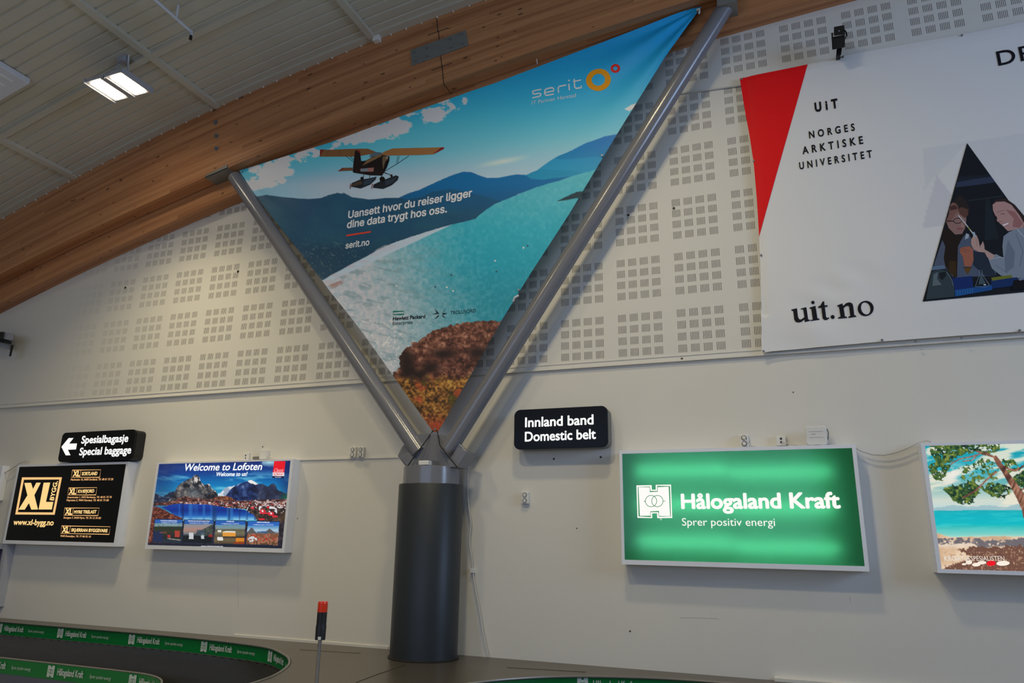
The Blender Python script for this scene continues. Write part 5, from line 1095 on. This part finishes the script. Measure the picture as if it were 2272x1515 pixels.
class PathText:
    def __init__(s, path, off):
        d = np.gradient(path, axis=0); d /= np.linalg.norm(d, axis=1)[:, None]; s.p = path+np.stack([d[:, 1], -d[:, 0]], 1)*off; s.s = np.concatenate([[0], np.cumsum(np.linalg.norm(np.diff(s.p, axis=0), axis=1))])
    def near(s, xy): return s.s[np.argmin(np.linalg.norm(s.p-np.array(xy)[None], axis=1))]
    def at(s, q, z): return (np.interp(q, s.s, s.p[:, 0]), np.interp(q, s.s, s.p[:, 1]), z)
def band_marks(pt, s0, zc, parent, rgb=(196, 206, 196)):
    V = []; Fc = []
    def put(v, f):
        n = len(V); V.extend(v); Fc.extend([tuple(n+i for i in q) for q in f])
    def txt(t, s, ln, z, h, bold):
        v, f = glyphs(t, bold); x0, x1 = v[:, 0].min(), v[:, 0].max(); st = len(v)//7 if bold else len(v); P_ = [pt.at(s+(a-x0)/(x1-x0)*ln, z+c_/CAPS[FONT.name]*h) for a, c_ in v]; put([(p[0], p[1]-.0002-.00004*(j//st), p[2]) for j, p in enumerate(P_)], f)
    e = .052; k = e*.42
    H = [(-e, e), (-k*.5, e), (-k*.45, e*.75), (k*.45, e*.75), (k*.5, e), (e, e), (e, -e), (k*.5, -e), (k*.45, -e*.75), (-k*.45, -e*.75), (-k*.5, -e), (-e, -e)]
    put([pt.at(s0+a*.9, zc+c_) for a, c_ in H], [tuple(range(12))])
    txt('Hålogaland Kraft', s0+.09, .345, zc-.025, .058, .03); txt('Sprer positiv energi', s0+.52, .27, zc-.018, .03, 0)
    me = bpy.data.meshes.new('lettering'); me.from_pydata(V, [], Fc); me.update(); set_col(me, np.tile(lin(rgb), (len(V), 1))); obj('lettering', me, M['ink'], parent)
    E_ = 14; v = []
    me = bpy.data.meshes.new('emblem'); b2 = MB(); 
    for ds in (-.012, .012): b2.add([pt.at(s0+ds+r*math.cos(6.2832*i/E_), zc+r*math.sin(6.2832*i/E_)) for r in (.020, .016) for i in range(E_)], [(i, (i+1) % E_, E_+(i+1) % E_, E_+i) for i in range(E_)])
    b2.v = [(x, y-.001, z) for x, y, z in b2.v]; bpy.data.meshes.remove(me); b2.build('emblem', M['green_band'], parent, fix=False)
def rim(path, z, r, parent, off=0.0):
    b = MB(); b.tube([(x, y, z) for x, y in path], r, 8); b.build('rim', M['rim'], parent, True)
def belt(pa, pb, z, parent, step=.17):
    "overlapping curved plates between two edge paths"
    def res(p, n):
        s = np.concatenate([[0], np.cumsum(np.linalg.norm(np.diff(p, axis=0), axis=1))]); t = np.linspace(0, s[-1], n); return np.stack([np.interp(t, s, p[:, 0]), np.interp(t, s, p[:, 1])], 1)
    n = 90; A = res(pa, n*4); B = res(pb, n*4); b = MB(); m = 8
    for i in range(n-1):
        rows = []
        for e, (j, dz) in enumerate(((i*4, .0), (i*4+5, .026))):
            row = []
            for k in range(m+1):
                f = k/m; jj = min(max(j+int(round(5*math.sin(math.pi*f)+6*f)), 0), n*4-1); p = A[jj]*(1-f)+B[jj]*f; row.append((p[0], p[1], z+dz))
            rows.append(row)
        b.sheet([rows[0], rows[1]]); b.sheet([rows[1], [(x, y, zz-.026) for x, y, zz in rows[1]]])
    b.build('belt', M['belt'], parent)
FONT = F_HUM
car = thing('baggage_carousel', 'baggage carousel with green printed bands and a dark plate belt, lower left', 'carousel', (-8, -1, 0), 'baggage carousels')
rows, p_ = path_band(out_l, .30, DZ-.004, .008); b = MB(); b.sheet(rows); rows2, _ = path_band(out_l, .30, DZ-.004, .004); b.sheet(rows2); b.build('green_band', M['green_band'], car, True)
rim(path_band(out_l, 0, 1, .016)[1], DZ+.0, .011, car)
rows, p_ = path_band(out_l, .295, .302, .012); b = MB(); b.sheet([rows[0], rows[1]]); b.build('lower_rim', M['rim'], car)
pt = PathText(out_l, .012)
for x, y in ((15, 1392), (150, 1404), (292, 1419), (455, 1434), (597, 1457)):
    P = atz(x, y, .375); band_marks(pt, pt.near(P[:2]) , .375, car)
P1 = atz(15, 1392, .375); P2 = atz(150, 1404, .375); per = pt.near(P2[:2])-pt.near(P1[:2])
rows, _ = path_band(inn_l, .19, .325, .012); b = MB(); b.sheet(rows); rows2, _ = path_band(inn_l, .19, .325, 0); b.sheet(rows2); b.build('green_band', M['green_band'], car, True)
rows, _ = path_band(inn_l, 0, .19, .010); b = MB(); b.sheet(rows); b.build('apron', M['apron'], car, True)
rim(inn_l, .328, .010, car)
pt = PathText(inn_l, .018)
for x, y in ((8, 1468), (150, 1483), (322, 1505)):
    P = atz(x, y, .26); s0 = pt.near(P[:2])
    if x == 8: s0 = pt.near(atz(150, 1483, .26)[:2])-per
    band_marks(pt, s0, .262, car)
belt(inn_l, path_band(out_l, 0, 1, .012)[1], .276, car)
# red printed mark low on the apron
P = atz(21, 1505, .1)
me = MB(); Q = [atz(*p, .1) for p in ((14, 1512), (20, 1497), (27, 1512))]; s0 = pt.near(Q[1][:2])
me.add([pt.at(s0-.05, .10), pt.at(s0, .165), pt.at(s0+.05, .10)], [(0, 1, 2)]); me.v = [(x, y-.004, z) for x, y, z in me.v]; me.build('red_mark', mat('red_ink', (190, 20, 30), .5), car, fix=False)
car2 = thing('baggage_carousel', 'baggage carousel whose curved green band just enters at the bottom edge, right of the column', 'carousel', (1, -1.5, 0), 'baggage carousels')
rows, _ = path_band(out_r, .30, DZ-.004, .008); b = MB(); b.sheet(rows); rows2, _ = path_band(out_r, .30, DZ-.004, .004); b.sheet(rows2); b.build('green_band', M['green_band'], car2, True)
rim(path_band(out_r, 0, 1, .016)[1], DZ+.0, .011, car2)
inn_r = catmull([(-1.5, -3.4), (-1.6, -2.5), (-1.4, -1.9), (-.9, -1.6), (-.2, -1.55), (2, -1.55), (5, -1.55), (XR-.02, -1.55)])
belt(inn_r, path_band(out_r, 0, 1, .012)[1], .276, car2)
pt = PathText(out_r, .012); P = atz(1283, 1510, .38); s0 = pt.near(P[:2])
for k in (-1, 0, 1, 2): band_marks(pt, s0+k*per, .385, car2)

# ------------------------------------------------------------------ beacon on a pole
PT = CAM+ray(717, 1334)*4.6; bx_, by_ = PT[0], PT[1]
t = thing('beacon', 'orange warning beacon on a slim grey pole standing in front of the column', 'beacon', (bx_, by_, DZ))
mpp = 4.6/FPX
def pz(y): return PT[2]-(y-1334)*mpp*1.04
b = MB(); b.tube([(bx_, by_, pz(1338)), (bx_, by_, pz(1355))], .0315, 24); b.tube([(bx_, by_, pz(1334)), (bx_, by_, pz(1338))], [.029, .0315], 24); b.build('lens', M['orange'], t, True)
b = MB(); b.tube([(bx_, by_, pz(1355)), (bx_, by_, pz(1380))], .031, 24); b.tube([(bx_, by_, pz(1380)), (bx_, by_, pz(1384)), (bx_, by_, pz(1410))], [.031, .033, .032], 24); b.build('sleeve', M['black'], t, True)
b = MB(); b.box(bx_+.006, bx_+.024, by_-.034, by_-.026, pz(1409), pz(1403)); b.build('sticker', M['white_plastic'], t)
b = MB(); b.tube([(bx_, by_, pz(1410)), (bx_, by_, DZ)], .0115, 14); b.build('pole', M['rim'], t, True)
b = MB(); b.tube([(bx_, by_, DZ), (bx_, by_, DZ+.012)], .05, 20); b.build('foot', M['rim'], t, True)

bpy.data.objects.remove(_to)
